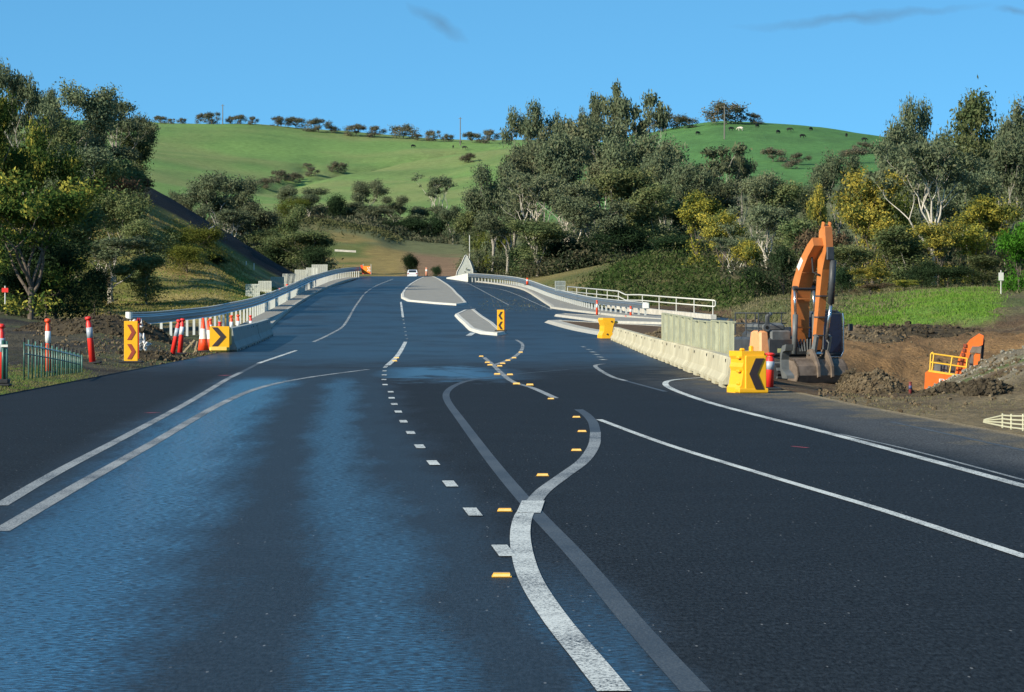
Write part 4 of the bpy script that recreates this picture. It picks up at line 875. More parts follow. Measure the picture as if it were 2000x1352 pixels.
r.location = at(1955, 571, 205); MB().box((0, -.05, 1.0), (.32, .03, .5)).build('sign_plate', RAILW, r)
r = simple_post(at(10, 590, 150), .75, 'small red topped white sign post under the big wattle at the left edge', 'sign', 'small_sign', RAILW, .03); MB().box((0, -.04, .55), (.3, .03, .2)).build('sign_plate', RED, r)
# white low wall in the valley
o = at(652, 489, 730); r = empty('low_wall', o, 0, 'short low white wall or rail in the brown field beyond the crest', 'wall'); MB().box((2.6, 0, -.15), (4.8, .3, .45), rot=(0, R(3), 0)).build('wall', CULV, r)
# power poles on the hills
PWD = mat('pole_timber', (.16, .15, .13), .8)
def pole(px, ytop, ybase, label, Y=None):
    g_ = ground_px(px, ybase, 1000) if Y is None else gp(px, Y); h = EYE+(HOR-ytop)/F*g_.y-g_.z
    r = empty('power_pole', g_, 0, label, 'power pole', 'power poles on the hills'); MB().tube([(0, 0, -1), (0, 0, h)], [.28, .2], 8).build('pole', PWD, r); MB().box((0, 0, h-.7), (1.8, .2, .2)).build('cross_arm', PWD, r)
pole(435, 204, 242, 'power pole between two round trees on the left skyline', 1690); pole(899, 229, 284, 'power pole near the cows in the middle of the skyline'); pole(1415, 206, 272, 'power pole in front of the flat topped tree on the right hilltop')
# ---------------------------------------------------------------- car
CW = mat('car_paint_white', (.72, .74, .75), .25, var=.02, coat=.6); GLS = mat('dark_glass', (.02, .025, .03), .08, var=.1, spec=.8); LR = mat('lamp_red', (.4, .02, .02), .3)
def gzr(Y): return float(zr(Y))
Yc = 560; o = Vector(((806-1000)/F*Yc, Yc, gzr(Yc)+.02)); r = empty('parked_car', o, 0, 'small white car driving over the crest of the road', 'car'); r.name = 'car'
side = [(-2.1, .35), (-2.15, .75), (-2.0, 1.0), (-1.55, 1.42), (-1.0, 1.5), (.3, 1.45), (.95, 1.0), (2.0, .85), (2.15, .6), (2.1, .35)]
MB().prism(side, -.88, .88, lambda u, w_, t_: (t_*(1-.14*max(0, w_-.95)/.5), u, w_)).build('body', CW, r)
MB().add([(-.68, -2.0, 1.03), (.68, -2.0, 1.03), (.60, -1.62, 1.38), (-.60, -1.62, 1.38)], [(0, 1, 2, 3)]).build('rear_window', GLS, r).location = (0, -.02, .02)
for s in (-1, 1):
    MB().box((s*.72, -2.12, .82), (.24, .08, .16)).build('tail_light', LR, r)
    for y in (-1.35, 1.35): MB().tube([(s*.72, y, .33), (s*.9, y, .33)], .33, 14).build('wheel', DRK, r)
MB().box((0, -2.14, .45), (1.6, .1, .2), bev=.03).build('bumper', CW, r)
# ---------------------------------------------------------------- cows
def cow_mesh(m):
    V = [(0, 0, 1.15), (.55, 0, 1.2), (.95, 0, 1.2), (1.3, 0, 1.15), (1.6, 0, .75), (1.85, 0, .45), (-.5, 0, 1.18), (-.75, 0, 1.15), (-.9, 0, .7)]
    E_ = [(0, 1), (1, 2), (2, 3), (3, 4), (4, 5), (0, 6), (6, 7), (7, 8)]; Rr_ = [.42, .4, .33, .24, .17, .10, .4, .25, .05]
    for bx, base in ((.75, 1), (-.55, 6)):
        for sy in (-1, 1):
            k = len(V); V += [(bx, .22*sy, .75), (bx+.05, .22*sy, .4), (bx, .22*sy, .0)]; E_ += [(base, k), (k, k+1), (k+1, k+2)]; Rr_ += [.16, .09, .08]
    me = bpy.data.meshes.new('cow'); me.from_pydata(V, E_, []); o = bpy.data.objects.new('cow', me); COL.objects.link(o); sk = o.modifiers.new('k', 'SKIN')
    for i, q in enumerate(Rr_): me.skin_vertices[0].data[i].radius = (q*.8, q)
    me.skin_vertices[0].data[0].use_root = True; o.modifiers.new('s', 'SUBSURF').levels = 1
    dg = bpy.context.evaluated_depsgraph_get(); m2 = bpy.data.meshes.new_from_object(o.evaluated_get(dg)); bpy.data.objects.remove(o); m2.materials.clear(); m2.materials.append(m); return m2
CB = cow_mesh(mat('cow_hide_black', (.012, .012, .012), .8)); CWh = CB.copy(); CWh.materials.clear(); CWh.materials.append(mat('cow_hide_pale', (.55, .5, .42), .8))
cows = [(806,289,0,'black cow grazing alone in the upper middle of the left hill'),(899,281,1,'black cow at the foot of the power pole'),(906,292,0,'black cow just below and right of the power pole'),(885,290,1,'small black cow left of the power pole'),
 (1362,265,1,'black cow farthest left on the right hill'),(1427,256,0,'black cow between the flat topped tree and the pale cow'),(1447,256,2,'pale cow on the right hill below the two hilltop trees'),(1478,250,1,'black cow right of the pale cow'),(1519,262,1,'black cow below the middle of the right hill slope'),(1541,258,0,'black cow near the middle of the right hill slope'),(1566,270,0,'black cow lowest on the right hill slope'),(1583,256,1,'black cow high on the right hill slope'),(1653,268,1,'black cow near the right end of the hill'),(1687,277,0,'black cow farthest right on the hill')]
for px, py, k, lab in cows:
    g_ = ground_px(px, py, 1000); o = link('cow', CWh if k == 2 else CB); o.location = g_; o.rotation_euler = (0, 0, [0.2, 1.2, 3.0][k]+random.uniform(-.4, .4)); tag(o, lab, 'cow', 'cattle grazing on the green hills'); o.scale = (1.05,)*3
# ---------------------------------------------------------------- dirt piles
CLOD = mat('dirt_clods', (.085, .062, .038), .95, col2=(.17, .135, .085), scale=2.2, bump=.9, bscale=14, spec=.1, isl=.3)
CLODD = mat('dark_clods', (.035, .028, .02), .95, col2=(.10, .08, .05), scale=2.5, bump=.9, bscale=14, spec=.1, isl=.3)
def rock(mb, c, s, rnd):
    ph = [rnd.uniform(.65, 1.25) for _ in range(14)]
    dirs = [Vector(d).normalized() for d in ((1,0,0),(-1,0,0),(0,1,0),(0,-1,0),(0,0,1),(0,0,-1),(1,1,1),(1,1,-1),(1,-1,1),(1,-1,-1),(-1,1,1),(-1,1,-1),(-1,-1,1),(-1,-1,-1))]
    F_ = []
    for sx in (0, 1):
        for sy in (2, 3):
            for sz in (4, 5):
                k = 6+(0 if sx == 0 else 4)+(0 if sy == 2 else 2)+(0 if sz == 4 else 1); F_ += [(sx, sy, k), (sy, sz, k), (sz, sx, k)]
    rot = Euler((rnd.uniform(0, 6), rnd.uniform(0, 6), rnd.uniform(0, 6))).to_matrix()
    mb.add([Vector(c)+rot @ (d*p*s)*1.0 for d, p in zip(dirs, ph)], F_)
def pile(px, Y, wm, dm, hm, label, m, n=420, seed=1, rs=(.05, .16), name='dirt_pile', peak=0, grp=None):
    rnd = random.Random(seed); c = gp(px, Y); r = empty(name, c, 0, label, 'dirt pile', grp); K = 34; vs = []
    prof = lambda u, v: max(0, (1-((u-peak*(1-abs(v)))**2+v*v)))**.9
    hf = lambda u, v: hm*prof(u, v)*(1+.5*float(fbm(np.array(u*4+seed), np.array(v*4), 4)))+.10*float(fbm(np.array(u*12+seed), np.array(v*12), 3))
    g0 = lambda u, v: gz(c.x+u*wm, c.y+v*dm)-c.z
    for i in range(K):
        for j in range(K):
            u, v = (i/(K-1)-.5)*2.1, (j/(K-1)-.5)*2.1; e = prof(u, v); vs.append((u*wm, v*dm, g0(u, v)+(hf(u, v) if e > 0 else -.25)))
    MB().add(vs, [(i*K+j, (i+1)*K+j, (i+1)*K+j+1, i*K+j+1) for i in range(K-1) for j in range(K-1)]).build('heap', m, r, True)
    mb = MB()
    for k in range(n):
        a = rnd.uniform(0, 6.28); q = rnd.random()**.6*1.08; u, v = q*math.cos(a), q*math.sin(a); s = rnd.uniform(*rs)*(1.6 if rnd.random() < .08 else 1); rock(mb, (u*wm, v*dm, g0(u, v)+hf(u, v)+s*.25), s, rnd)
    tag(mb.build('clods', m, r, fixn=False), kind='stuff'); return r
pile(1712, 86, 1.05, 2.0, .75, 'mound of dark clumpy earth right of the excavator bucket', CLOD, 1100, 2, (.018, .065))
pile(1668, 92, .5, 1.5, .8, 'small dark earth heap against the right side of the bucket', CLODD, 200, 5, (.03, .09))
pile(1765, 76, .75, 1.4, .28, 'low ridge of dark broken soil behind the red and blue bollard', CLODD, 300, 3, (.02, .07))
pile(1858, 66, .75, 1.0, .20, 'line of black soil clods along the shoulder below the gravel slope', CLODD, 320, 8, (.02, .07))
pile(1925, 60, .42, .9, .22, 'dark rough lumps of soil just above the tip of the cream fence', CLODD, 260, 9, (.02, .065))
pile(215, 128, 2.6, 3.0, .75, 'dark dug earth heap behind the red leaning bollard on the left', CLODD, 700, 11, (.02, .085))
pile(135, 132, 2.4, 3.0, .45, 'low brown earth heap between the two left bollards', CLODD, 500, 12, (.02, .07))
pile(300, 108, 1.2, 1.6, .18, 'flat patch of rough dug soil behind the tall yellow chevron board', CLODD, 260, 13, (.02, .08))
pile(1453, 165, 2.2, 4, .9, 'brown earth mound behind the cream screen panels', CLOD, 400, 14, (.05, .15))
pile(1765, 170, 4.2, 4, .42, 'long dark earth bank under the bright green grass', CLODD, 420, 15, (.03, .12))
pile(1690, 165, 2.0, 4, .35, 'brown broken bank behind the excavator cab', CLOD, 260, 16, (.03, .11))
pile(1320, 148, 2.8, 5, .55, 'brown soil heap behind the middle of the cream barriers', CLOD, 300, 17, (.04, .14))
# rubble along the crest of the gravel slope
rnd = random.Random(21); mb = MB()
for k in range(900):
    px = rnd.uniform(1790, 2150); Y = rnd.gauss(84, 7) if k % 3 else rnd.gauss(90, 2); Y = min(99, max(66, Y)); X = (px-1000)/F*Y; s = rnd.uniform(.012, .05)*(1.5 if k % 3 == 0 else 1); rock(mb, (X, Y, gz(X, Y)+s*.3), s, rnd)
tag(mb.build('gravel_rubble', mat('grey_rubble', (.15, .14, .11), .9, col2=(.34, .32, .26), scale=3, bump=.5, isl=.3), fixn=False), 'grey broken rock along the crest of the gravel slope at the right edge', 'rubble', kind='stuff')
# loose stones and clods over the diggings
rnd = random.Random(4); mb = MB()
for k in range(2600):
    if rnd.random() < .72: px, Y = rnd.uniform(1600, 2150), rnd.triangular(52, 175, 80)
    else: px, Y = rnd.uniform(60, 440), rnd.uniform(100, 140)
    X = (px-1000)/F*Y
    if X < np.interp(Y, REy, REx)+.3 and px > 1000: continue
    s = rnd.uniform(.015, .05)*(.6+Y/120); rock(mb, (X, Y, gz(X, Y)+s*.3), s, rnd)
tag(mb.build('loose_stones', CLOD, fixn=False), 'loose stones and clods scattered over the bare diggings', 'stones', kind='stuff')

# ---------------------------------------------------------------- trees
BARK = mat('gum_bark', (.20, .18, .15), .8, col2=(.38, .35, .29), scale=2.5, bump=.3); BARKP = mat('pale_gum_bark', (.38, .35, .28), .8, col2=(.62, .57, .48), scale=2.5, bump=.3); BARKD = mat('dark_bark', (.07, .055, .045), .9, col2=(.16, .13, .10), scale=3, bump=.4)
LM = {'gum': leafmat('leaf_gum_grey', (.165, .195, .105), (.075, .10, .060), (.20, .195, .11), .5, thr=.66), 'gumg': leafmat('leaf_gum_green', (.115, .155, .062), (.058, .088, .042), (.17, .19, .08), .4),
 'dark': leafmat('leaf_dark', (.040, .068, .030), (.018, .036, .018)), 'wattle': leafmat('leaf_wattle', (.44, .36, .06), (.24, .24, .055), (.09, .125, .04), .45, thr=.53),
 'wattled': leafmat('leaf_wattle_dark', (.065, .105, .025), (.028, .058, .016), (.34, .31, .06), .38, thr=.60), 'bright': leafmat('leaf_bright', (.10, .24, .025), (.05, .13, .018)),
 'olive': leafmat('leaf_olive', (.17, .18, .035), (.085, .11, .025)), 'far': leafmat('leaf_far', (.13, .145, .095), (.075, .09, .065), (.18, .15, .10), .3), 'rust': leafmat('leaf_rust', (.13, .085, .055), (.075, .06, .04))}
def leafmesh(name, cents, rads, n, size, m, seed, flat=.75, hang=.4):
    """many small leaf sprays on the shells of clumps"""
    rs = np.random.RandomState(seed); cents = np.array(cents); rads = np.array(rads); wgt = rads**2; wgt = wgt/wgt.sum(); k = rs.choice(len(cents), n, p=wgt)
    d = rs.normal(size=(n, 3)); d /= np.linalg.norm(d, axis=1)[:, None]; rr = rads[k]*(rs.rand(n)**.45)*np.clip(1+.17*rs.normal(size=n), .6, 1.28); lump = 1+.35*np.sin(d[:, 0]*5+k)*np.sin(d[:, 1]*4+2*k)*np.sin(d[:, 2]*5+k*3)
    p = cents[k]+d*(rr*lump)[:, None]*np.array([1, 1, flat]); s = size*rs.uniform(.5, 1.35, n)[:, None]
    a = rs.normal(size=(n, 3)); a[:, 2] -= hang*1.5; a /= np.linalg.norm(a, axis=1)[:, None]; b_ = np.cross(a, d+.6*rs.normal(size=(n, 3))); b_ /= np.linalg.norm(b_, axis=1)[:, None]+1e-9
    w2 = .42; V = np.stack([p-a*s, p+b_*s*w2, p+a*s, p-b_*s*w2], 1).reshape(-1, 3)
    me = bpy.data.meshes.new(name); me.vertices.add(4*n); me.vertices.foreach_set('co', V.astype(np.float32).ravel()); me.loops.add(4*n); me.polygons.add(n)
    me.loops.foreach_set('vertex_index', np.arange(4*n, dtype=np.int32)); me.polygons.foreach_set('loop_start', np.arange(0, 4*n, 4, dtype=np.int32)); me.polygons.foreach_set('loop_total', np.full(n, 4, np.int32))
    me.update(calc_edges=True); me.materials.append(m); return me
def treeproto(kind, seed, style):
    """style: dict(h, w, base, lim, n, size, clump, bark) returns (trunk mesh, crown mesh) for a tree 1 unit high scaled by use"""
    rnd = random.Random(seed); S = dict(h=18, w=8, fork=.33, lim=4, lev=3, n=5200, size=.33, clump=.115, flat=.7, bark=BARK, upr=.9, top=.0, hang=.5, low=0); S.update(style)
    Hh, W2 = S['h'], S['w']/2; mb = MB(); tips = []
    def limb(p, d, L, r, lev):
        pts = [p]; n = 4; q = p.copy(); dd = d.copy()
        for i in range(n):
            dd = (dd+Vector((rnd.uniform(-.28, .28), rnd.uniform(-.28, .28), rnd.uniform(-.05, .22)))).normalized(); q = q+dd*L/n; pts.append(q.copy())
        r1 = r*.55; mb.tube(pts, [r+(r1-r)*i/n for i in range(n+1)], 6 if lev > 1 else 4, False)
        if lev <= 1: tips.append((q, 1)); tips.append((pts[-2], .7)); return
        for k in range(rnd.choice((2, 3))):
            a = rnd.uniform(0, 6.28); e = Vector((math.cos(a), math.sin(a), rnd.uniform(.0, .7)*S['upr'])).normalized(); limb(q, (dd*.8+e*.75).normalized(), L*rnd.uniform(.55, .8), r1*.75, lev-1)
        if lev == 2: tips.append((pts[2], .6))
    base = Vector((0, 0, -.4)); fk = Hh*S['fork']; r0 = Hh*.017*S.get('fat', 1); lean = Vector((rnd.uniform(-.05, .05), rnd.uniform(-.05, .05), 1)); pts = [base]+[Vector((lean.x*fk*t_+rnd.uniform(-.1, .1), lean.y*fk*t_, fk*t_)) for t_ in (.15, .4, .7, 1)]
    mb.tube(pts, [r0*1.25, r0*1.0, r0*.9, r0*.85, r0*.75], 8, False)
    for k in range(S['lim']):
        a = 6.28*k/S['lim']+rnd.uniform(-.5, .5); sp = rnd.uniform(.25, .8)*W2/(Hh*.45); d = Vector((math.cos(a)*sp, math.sin(a)*sp, 1)).normalized(); st_ = pts[-1] if k % 2 == 0 else pts[-2]
        limb(st_, d, Hh*rnd.uniform(.22, .32), r0*.55, S['lev'])
    if S['low']:
        for k in range(S['low']): a = rnd.uniform(0, 6.28); q = Vector((math.cos(a)*W2*rnd.uniform(.3, .8), math.sin(a)*W2*rnd.uniform(.3, .8), Hh*rnd.uniform(.06, .4))); tips.append((q, rnd.uniform(.8, 1.3)))
    # fit the tips into the asked envelope
    P = [q for q, _ in tips]; zx = max(q.z for q in P); xx = sorted(max(abs(q.x), abs(q.y)) for q in P)[int(len(P)*.9)]
    cl = Hh*S['clump']; sz = (Hh-cl*.6)/zx; sx = max(.3, (W2-cl*.45)/max(xx, .1))
    mb.v = [(v[0]*(1+(sx-1)*min(1, max(0, v[2]/fk))), v[1]*(1+(sx-1)*min(1, max(0, v[2]/fk))), v[2]*sz) for v in mb.v]
    cs = [(q.x*sx, q.y*sx, q.z*sz) for q in P]; rr = [cl*w_*rnd.uniform(.7, 1.25) for _, w_ in tips]
    tm = mb.mesh('trunk', S['bark'], True, False); cm_ = leafmesh('crown', cs, rr, S['n'], S['size'], LM[kind], seed, S['flat'], S['hang']); return tm, cm_
PRO = {}
def protos():
    G = lambda **k: k
    PRO['gum'] = [treeproto('gum', s, G(w=9+s % 3, fork=.22+.04*(s % 3), n=15000, clump=.112, size=.25, low=6, fat=.8, flat=.85)) for s in (1, 2, 3, 4)]
    PRO['gumg'] = [treeproto('gumg', s, G(w=9, fork=.2, n=14000, clump=.125, size=.26, low=9, fat=.8, flat=.9)) for s in (11, 12, 13)]
    PRO['umb'] = [treeproto('gum', s, G(w=11, fork=.42, lim=6, lev=3, n=8500, clump=.078, size=.23, flat=.7, upr=.5, fat=.8)) for s in (21, 22)]
    PRO['thin'] = [treeproto('gum', s, G(w=8, fork=.5, lim=3, lev=3, n=2600, clump=.062, size=.28, fat=.8, bark=BARKP)) for s in (31, 32)]
    PRO['bare'] = [treeproto('gum', s, G(w=10, fork=.28, lim=6, lev=4, n=6500, clump=.06, size=.24, fat=1.0, bark=BARKP)) for s in (41, 42)]
    PRO['dark'] = [treeproto('dark', s, G(h=10, w=8, fork=.14, lim=6, n=11000, clump=.18, size=.2, flat=1.05, bark=BARKD, low=14)) for s in (51, 52)]
    PRO['wattle'] = [treeproto('wattle', s, G(h=12, w=7, fork=.22, lim=5, n=8500, clump=.115, size=.20, bark=BARKD, low=4, hang=.1, flat=.85)) for s in (61, 62, 63)]
    PRO['wattled'] = [treeproto('wattled', s, G(h=14, w=13, fork=.18, lim=7, n=17000, clump=.13, size=.22, bark=BARKD, low=12, hang=.2)) for s in (71, 72)]
    PRO['bright'] = [treeproto('bright', 81, G(h=9, w=8, fork=.15, lim=6, n=9500, clump=.17, size=.2, bark=BARKD, low=14, hang=.1))]
    PRO['olive'] = [treeproto('olive', s, G(h=9, w=8, fork=.12, lim=6, n=11000, clump=.18, size=.17, flat=1.1, bark=BARKD, low=16, hang=.1)) for s in (91, 92)]
    PRO['far'] = [treeproto('far', s, G(h=10, w=10, fork=.10, lim=5, lev=2, n=3000, clump=.2, size=.42, low=12, flat=1.0, bark=BARKD)) for s in (101, 102, 103)]
    PRO['rust'] = [treeproto('rust', 111, G(h=8, w=7, fork=.2, lim=5, n=4000, clump=.14, size=.22, bark=BARKD, low=5))]
protos()
SZ = {k: 18 for k in PRO}; SZ.update(dark=10, wattle=12, wattled=14, bright=9, olive=9, far=10, rust=8)
WD = dict(gum=10, gumg=9, umb=11, thin=8, bare=10, dark=8, wattle=7, wattled=13, bright=8, olive=8, far=10, rust=7)
NM = dict(gum='gum_tree', gumg='gum_tree', umb='gum_tree', thin='gum_tree', bare='gum_tree', dark='dense_tree', wattle='wattle_tree', wattled='wattle_tree', bright='leafy_tree', olive='bushy_tree', far='distant_tree', rust='dry_shrub')
cnt = {}; rt = random.Random(77)
def tree(px, ytop, wpx, kind, Y, label, group=None, base=None, v=None):
    g_ = gp(px, Y) if Y else ground_px(px, base, 1000); Y = g_.y; h = EYE+(HOR-ytop)/F*Y-g_.z
    if kind == 'far': h = max(h, .62*wpx/F*Y)
    if h < 1: h = 1
    k = cnt.get(kind, 0) if v is None else v; cnt[kind] = k+1; tm, cm_ = PRO[kind][k % len(PRO[kind])]
    r = empty(NM[kind], g_, rt.uniform(0, 6.28), label, 'shrub' if kind == 'rust' else 'tree', group); s = h/SZ[kind]; sx = wpx/F*Y/WD[kind]*1.02; r.scale = (sx, sx, s)
    link('trunk', tm, r); link('crown', cm_, r); return r
# --- left side
TL = [
 (60,330,290,'wattled',190,'largest dark green wattle with yellow blossom patches, filling the left edge of the photo'),
 (-40,150,220,'wattled',230,'tall green wattle with yellow blossom, cut off by the upper left edge'),
 (40,232,190,'wattled',250,'dark wattle with yellow flowers above the biggest left wattle'),
 (45,120,120,'umb',300,'tallest gum on the left with a small umbrella crown against the sky'),
 (-5,118,60,'gum',310,'gum crown cut by the left edge beside the umbrella crowned gum'),
 (95,172,70,'umb',325,'thin gum crown between the umbrella crowned gum and its tall neighbour'),
 (150,166,130,'gum',320,'tall grey gum, second prominent crown from the left against the sky'),
 (222,184,130,'umb',335,'open spreading gum crown just left of the green hill'),
 (190,250,120,'gum',330,'grey gum filling the gap below the two tall left crowns'),
 (268,226,60,'gum',345,'small round gum top poking above the left end of the ridge line'),
 (262,262,86,'gumg',338,'leafy gum on the crest at the top of the dark batter'),
 (130,290,150,'gum',300,'grey green gum in the middle of the left slope wood'),
 (205,345,100,'rust',312,'brownish shrubby tree under the crest gums'),
 (262,345,70,'rust',335,'dark brown thicket at the upper end of the batter'),
 (225,372,115,'gumg',282,'dark green gum standing alone in the middle of the left slope'),
 (288,428,95,'gumg',278,'dark rounded gum right of the lone slope gum'),
 (215,455,190,'bare',262,'wide gum with pale forked trunks behind the left guardrail end'),
 (285,500,110,'gumg',258,'low dark bushy tree just above the guardrail end'),
 (378,442,110,'olive',305,'yellow green round bush halfway down the left spur'),
 (365,480,90,'olive',292,'lower yellow green bush on the left spur'),
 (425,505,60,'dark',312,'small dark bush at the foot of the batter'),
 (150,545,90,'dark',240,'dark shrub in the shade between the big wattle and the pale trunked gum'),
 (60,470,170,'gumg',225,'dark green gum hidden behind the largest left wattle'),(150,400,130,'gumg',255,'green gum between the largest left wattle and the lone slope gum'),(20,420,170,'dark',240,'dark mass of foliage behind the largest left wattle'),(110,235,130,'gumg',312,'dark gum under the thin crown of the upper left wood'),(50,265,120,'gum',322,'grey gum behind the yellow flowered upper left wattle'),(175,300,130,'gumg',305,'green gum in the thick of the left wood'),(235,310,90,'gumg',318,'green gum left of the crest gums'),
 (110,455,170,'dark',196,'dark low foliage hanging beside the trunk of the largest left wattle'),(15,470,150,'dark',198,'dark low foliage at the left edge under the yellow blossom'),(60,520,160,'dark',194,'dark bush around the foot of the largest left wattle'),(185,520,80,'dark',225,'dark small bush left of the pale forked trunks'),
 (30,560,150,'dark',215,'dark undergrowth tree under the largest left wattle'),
 (90,480,130,'wattled',205,'lower right branches like wattle beside the largest left wattle'),
]
for a in TL: tree(*a, group='trees on the left slope')
# --- valley trees beyond the batter
TV = [(332,372,50,'gum',640,'small grey gum at the head of the dark batter'),(425,338,105,'gum',600,'tallest grey gum cluster beyond the dark batter'),(465,352,90,'gum',640,'grey gum right of the tallest one beyond the batter'),(385,375,60,'gum',610,'grey gum left of the tallest one beyond the batter'),
 (455,405,120,'bare',570,'grey bare branched gum low beyond the batter'),(500,395,100,'gum',620,'hazy gum in the middle of the valley left of the bright bush'),(520,450,90,'gumg',570,'dark gum above the lower end of the batter'),(555,470,90,'dark',560,'very dark bushy tree left of the brown field'),
 (598,452,105,'gumg',545,'broad dark gum behind the tallest grey screen panels'),(620,480,60,'dark',540,'dark tree touching the left edge of the brown field'),(572,400,70,'gumg',700,'green gum behind the dark trees beyond the batter'),
 (557,362,50,'gum',960,'narrow grey gum behind the bright green bush'),(574,388,66,'olive',900,'bright green bush in the row beyond the olive mound'),(604,368,66,'gum',930,'grey gum right of the bright green bush'),(655,380,56,'dark',920,'rounded dark tree right of the bright bush row'),
 (632,405,90,'dark',960,'dark low tree between the grey gum and the rounded dark tree'),(714,350,66,'gum',960,'tall grey gum in the centre of the valley row'),(700,395,90,'gum',930,'leafy gum below the tall centre gum'),(738,405,80,'gum',925,'grey gum right of the tall centre gum'),
 (770,385,60,'gum',950,'slender gum in the middle of the valley row'),(790,425,70,'dark',930,'dark gum behind the middle of the brown field'),(765,432,80,'dark',915,'dark gum left of the brown field top'),(856,337,66,'bare',1000,'pale bare branched gum against the green hill'),
 (830,400,80,'gum',950,'grey gum below the pale bare gum'),(862,415,70,'dark',930,'dark gum at the right end of the valley row'),(815,430,70,'dark',920,'dark gum above the red brown soil'),(885,400,60,'gum',900,'grey gum next to the central wood'),
 (806,495,34,'dark',690,'small dark conical bush in the brown field near the car'),(852,520,22,'dark',640,'tiny bush on the red brown soil near the crest'),(490,450,80,'dark',640,'dark thicket tree behind the solar lamp')]
for a in TV: tree(*a, group='trees in the valley beyond the crest')
# --- hill and skyline trees
TH = [(660,315,34,'lone bush on the middle of the left hill',338),(313,226,26,'leftmost small tree on the skyline',242),(335,233,16,'little bush second from the left on the skyline',242),(356,234,18,'small bush third from the left on the skyline',242),(391,221,16,'narrow dark tree on the left skyline',241),(414,222,36,'broad round tree left of the first power pole',241),(450,227,16,'thin tree right of the first power pole',242),(468,224,28,'round tree in the group right of the first power pole',243),(493,228,20,'last tree of the group right of the first power pole',244),
 (549,240,34,'low hedge like bush on the skyline',248),(578,242,36,'long low bush next to the hedge like bush',251),(622,242,42,'wide low tree at the skyline bend',258),(648,247,24,'small tree at the right of the wide low skyline tree',260),(695,254,38,'low spreading tree before the two dark domes',266),(732,247,34,'first dark dome tree on the skyline',268),(788,247,46,'second and largest dark dome tree on the skyline',271),(815,262,20,'small bush right of the largest dome tree',274),(846,255,30,'rounded tree left of the second power pole',276),(875,263,24,'low tree just left of the second power pole',277),(922,262,34,'low tree right of the second power pole',279),(955,254,34,'tree at the right end of the left skyline',280),
 (1300,236,60,'wide low tree on the skyline behind the central wood',256),(1338,238,40,'low tree at the right of the central wood on the skyline',252),(1467,229,34,'smaller of the two hilltop trees on the right',243),(585,346,16,'tiny bush beside the gully',352),(600,320,18,'small bush in the upper gully',330),(545,352,40,'low dark scrub along the left bend of the gully',358),(572,348,30,'low scrub just right of the gully bend',356),(520,362,34,'dark scrub at the lower left end of the gully',369),(608,336,26,'scrub bush between the gully bend and the lone hill bush',344),
 (915,310,30,'faint grey bush left of the central wood',318),(1510,290,44,'isolated gum low on the right hill',316),(1560,300,36,'second isolated gum low on the right hill',322),(1545,318,26,'small tree under the isolated gums',330),(1665,292,50,'gum crown near the lower right hill edge',320),(1685,280,36,'upper tree near the lower right hill edge',300)]
for px, yt, wp, lab, yb in TH:
    r = tree(px, yt, wp, 'far', None, lab, 'trees dotted over the green hills', base=yb)
tree(1418, 217, 72, 'far', None, 'flat topped dark tree on the right hilltop behind the power pole', 'trees dotted over the green hills', base=243)
# --- central wood
TC = [(935,395,85,'gumg',455,'green leafy gum at the left end of the central wood'),(915,430,55,'gum',480,'small gum on the left fringe of the central wood'),(962,325,95,'gum',440,'grey gum on the left shoulder of the central wood'),(1036,196,95,'umb',520,'umbrella crowned gum, leftmost crown of the central wood on the sky'),(1000,282,120,'gum',455,'broad grey gum below the umbrella crowned gum'),
 (1062,245,100,'gum',480,'grey gum right of the umbrella crowned one'),(1104,212,80,'umb',520,'second umbrella gum between the first and the tallest gums'),(1120,262,120,'gum',450,'broad leafy gum in the middle of the central wood'),(1160,197,64,'umb',530,'narrow gum crown just left of the tallest one'),(1180,160,62,'thin',540,'tallest thin gum in the middle of the photo'),
 (1212,186,90,'thin',535,'open crowned gum right of the tallest one'),(1256,179,84,'thin',530,'bare topped gum, rightmost crown of the central wood on the sky'),(1195,236,150,'gum',470,'dense gum under the tallest crowns'),(1250,255,130,'gum',460,'broad gum on the right shoulder of the central wood'),(1300,272,110,'gum',440,'right shoulder gum leaning over the green hill'),(1345,318,90,'gum',430,'lower gum at the right side of the central wood'),
 (1045,330,140,'bare',405,'pale limbed gum with a forked trunk at the front of the wood'),(1110,345,120,'bare',400,'pale limbed gum in the centre front of the wood'),(990,390,100,'gum',425,'gum with a slim pale trunk at the left front of the wood'),(1215,330,130,'gumg',405,'dark green gum with a thick pale trunk'),(1165,380,110,'gum',395,'grey gum between the thick trunk and the pale limbed gums'),(1280,360,120,'gumg',400,'dark gum right of the thick trunked one'),(1325,395,100,'gumg',410,'dark gum behind the left orange wattle'),
 (1050,430,110,'gumg',390,'low green tree under the pale limbed gum'),(972,455,70,'olive',450,'low olive tree at the foot of the wood near the crest'),(1240,440,100,'dark',395,'deep green low tree in the wood'),(1150,455,100,'dark',392,'dark low tree between pale trunks'),(1300,460,90,'dark',385,'dark low tree left of the wattles'),(1018,470,80,'dark',405,'dark bush at the left foot of the wood'),(1090,470,90,'dark',392,'dark bush at the middle foot of the wood'),(1195,480,90,'dark',394,'dark bush at the right foot of the wood')]
for a in TC: tree(*a, group='gum trees of the central wood')
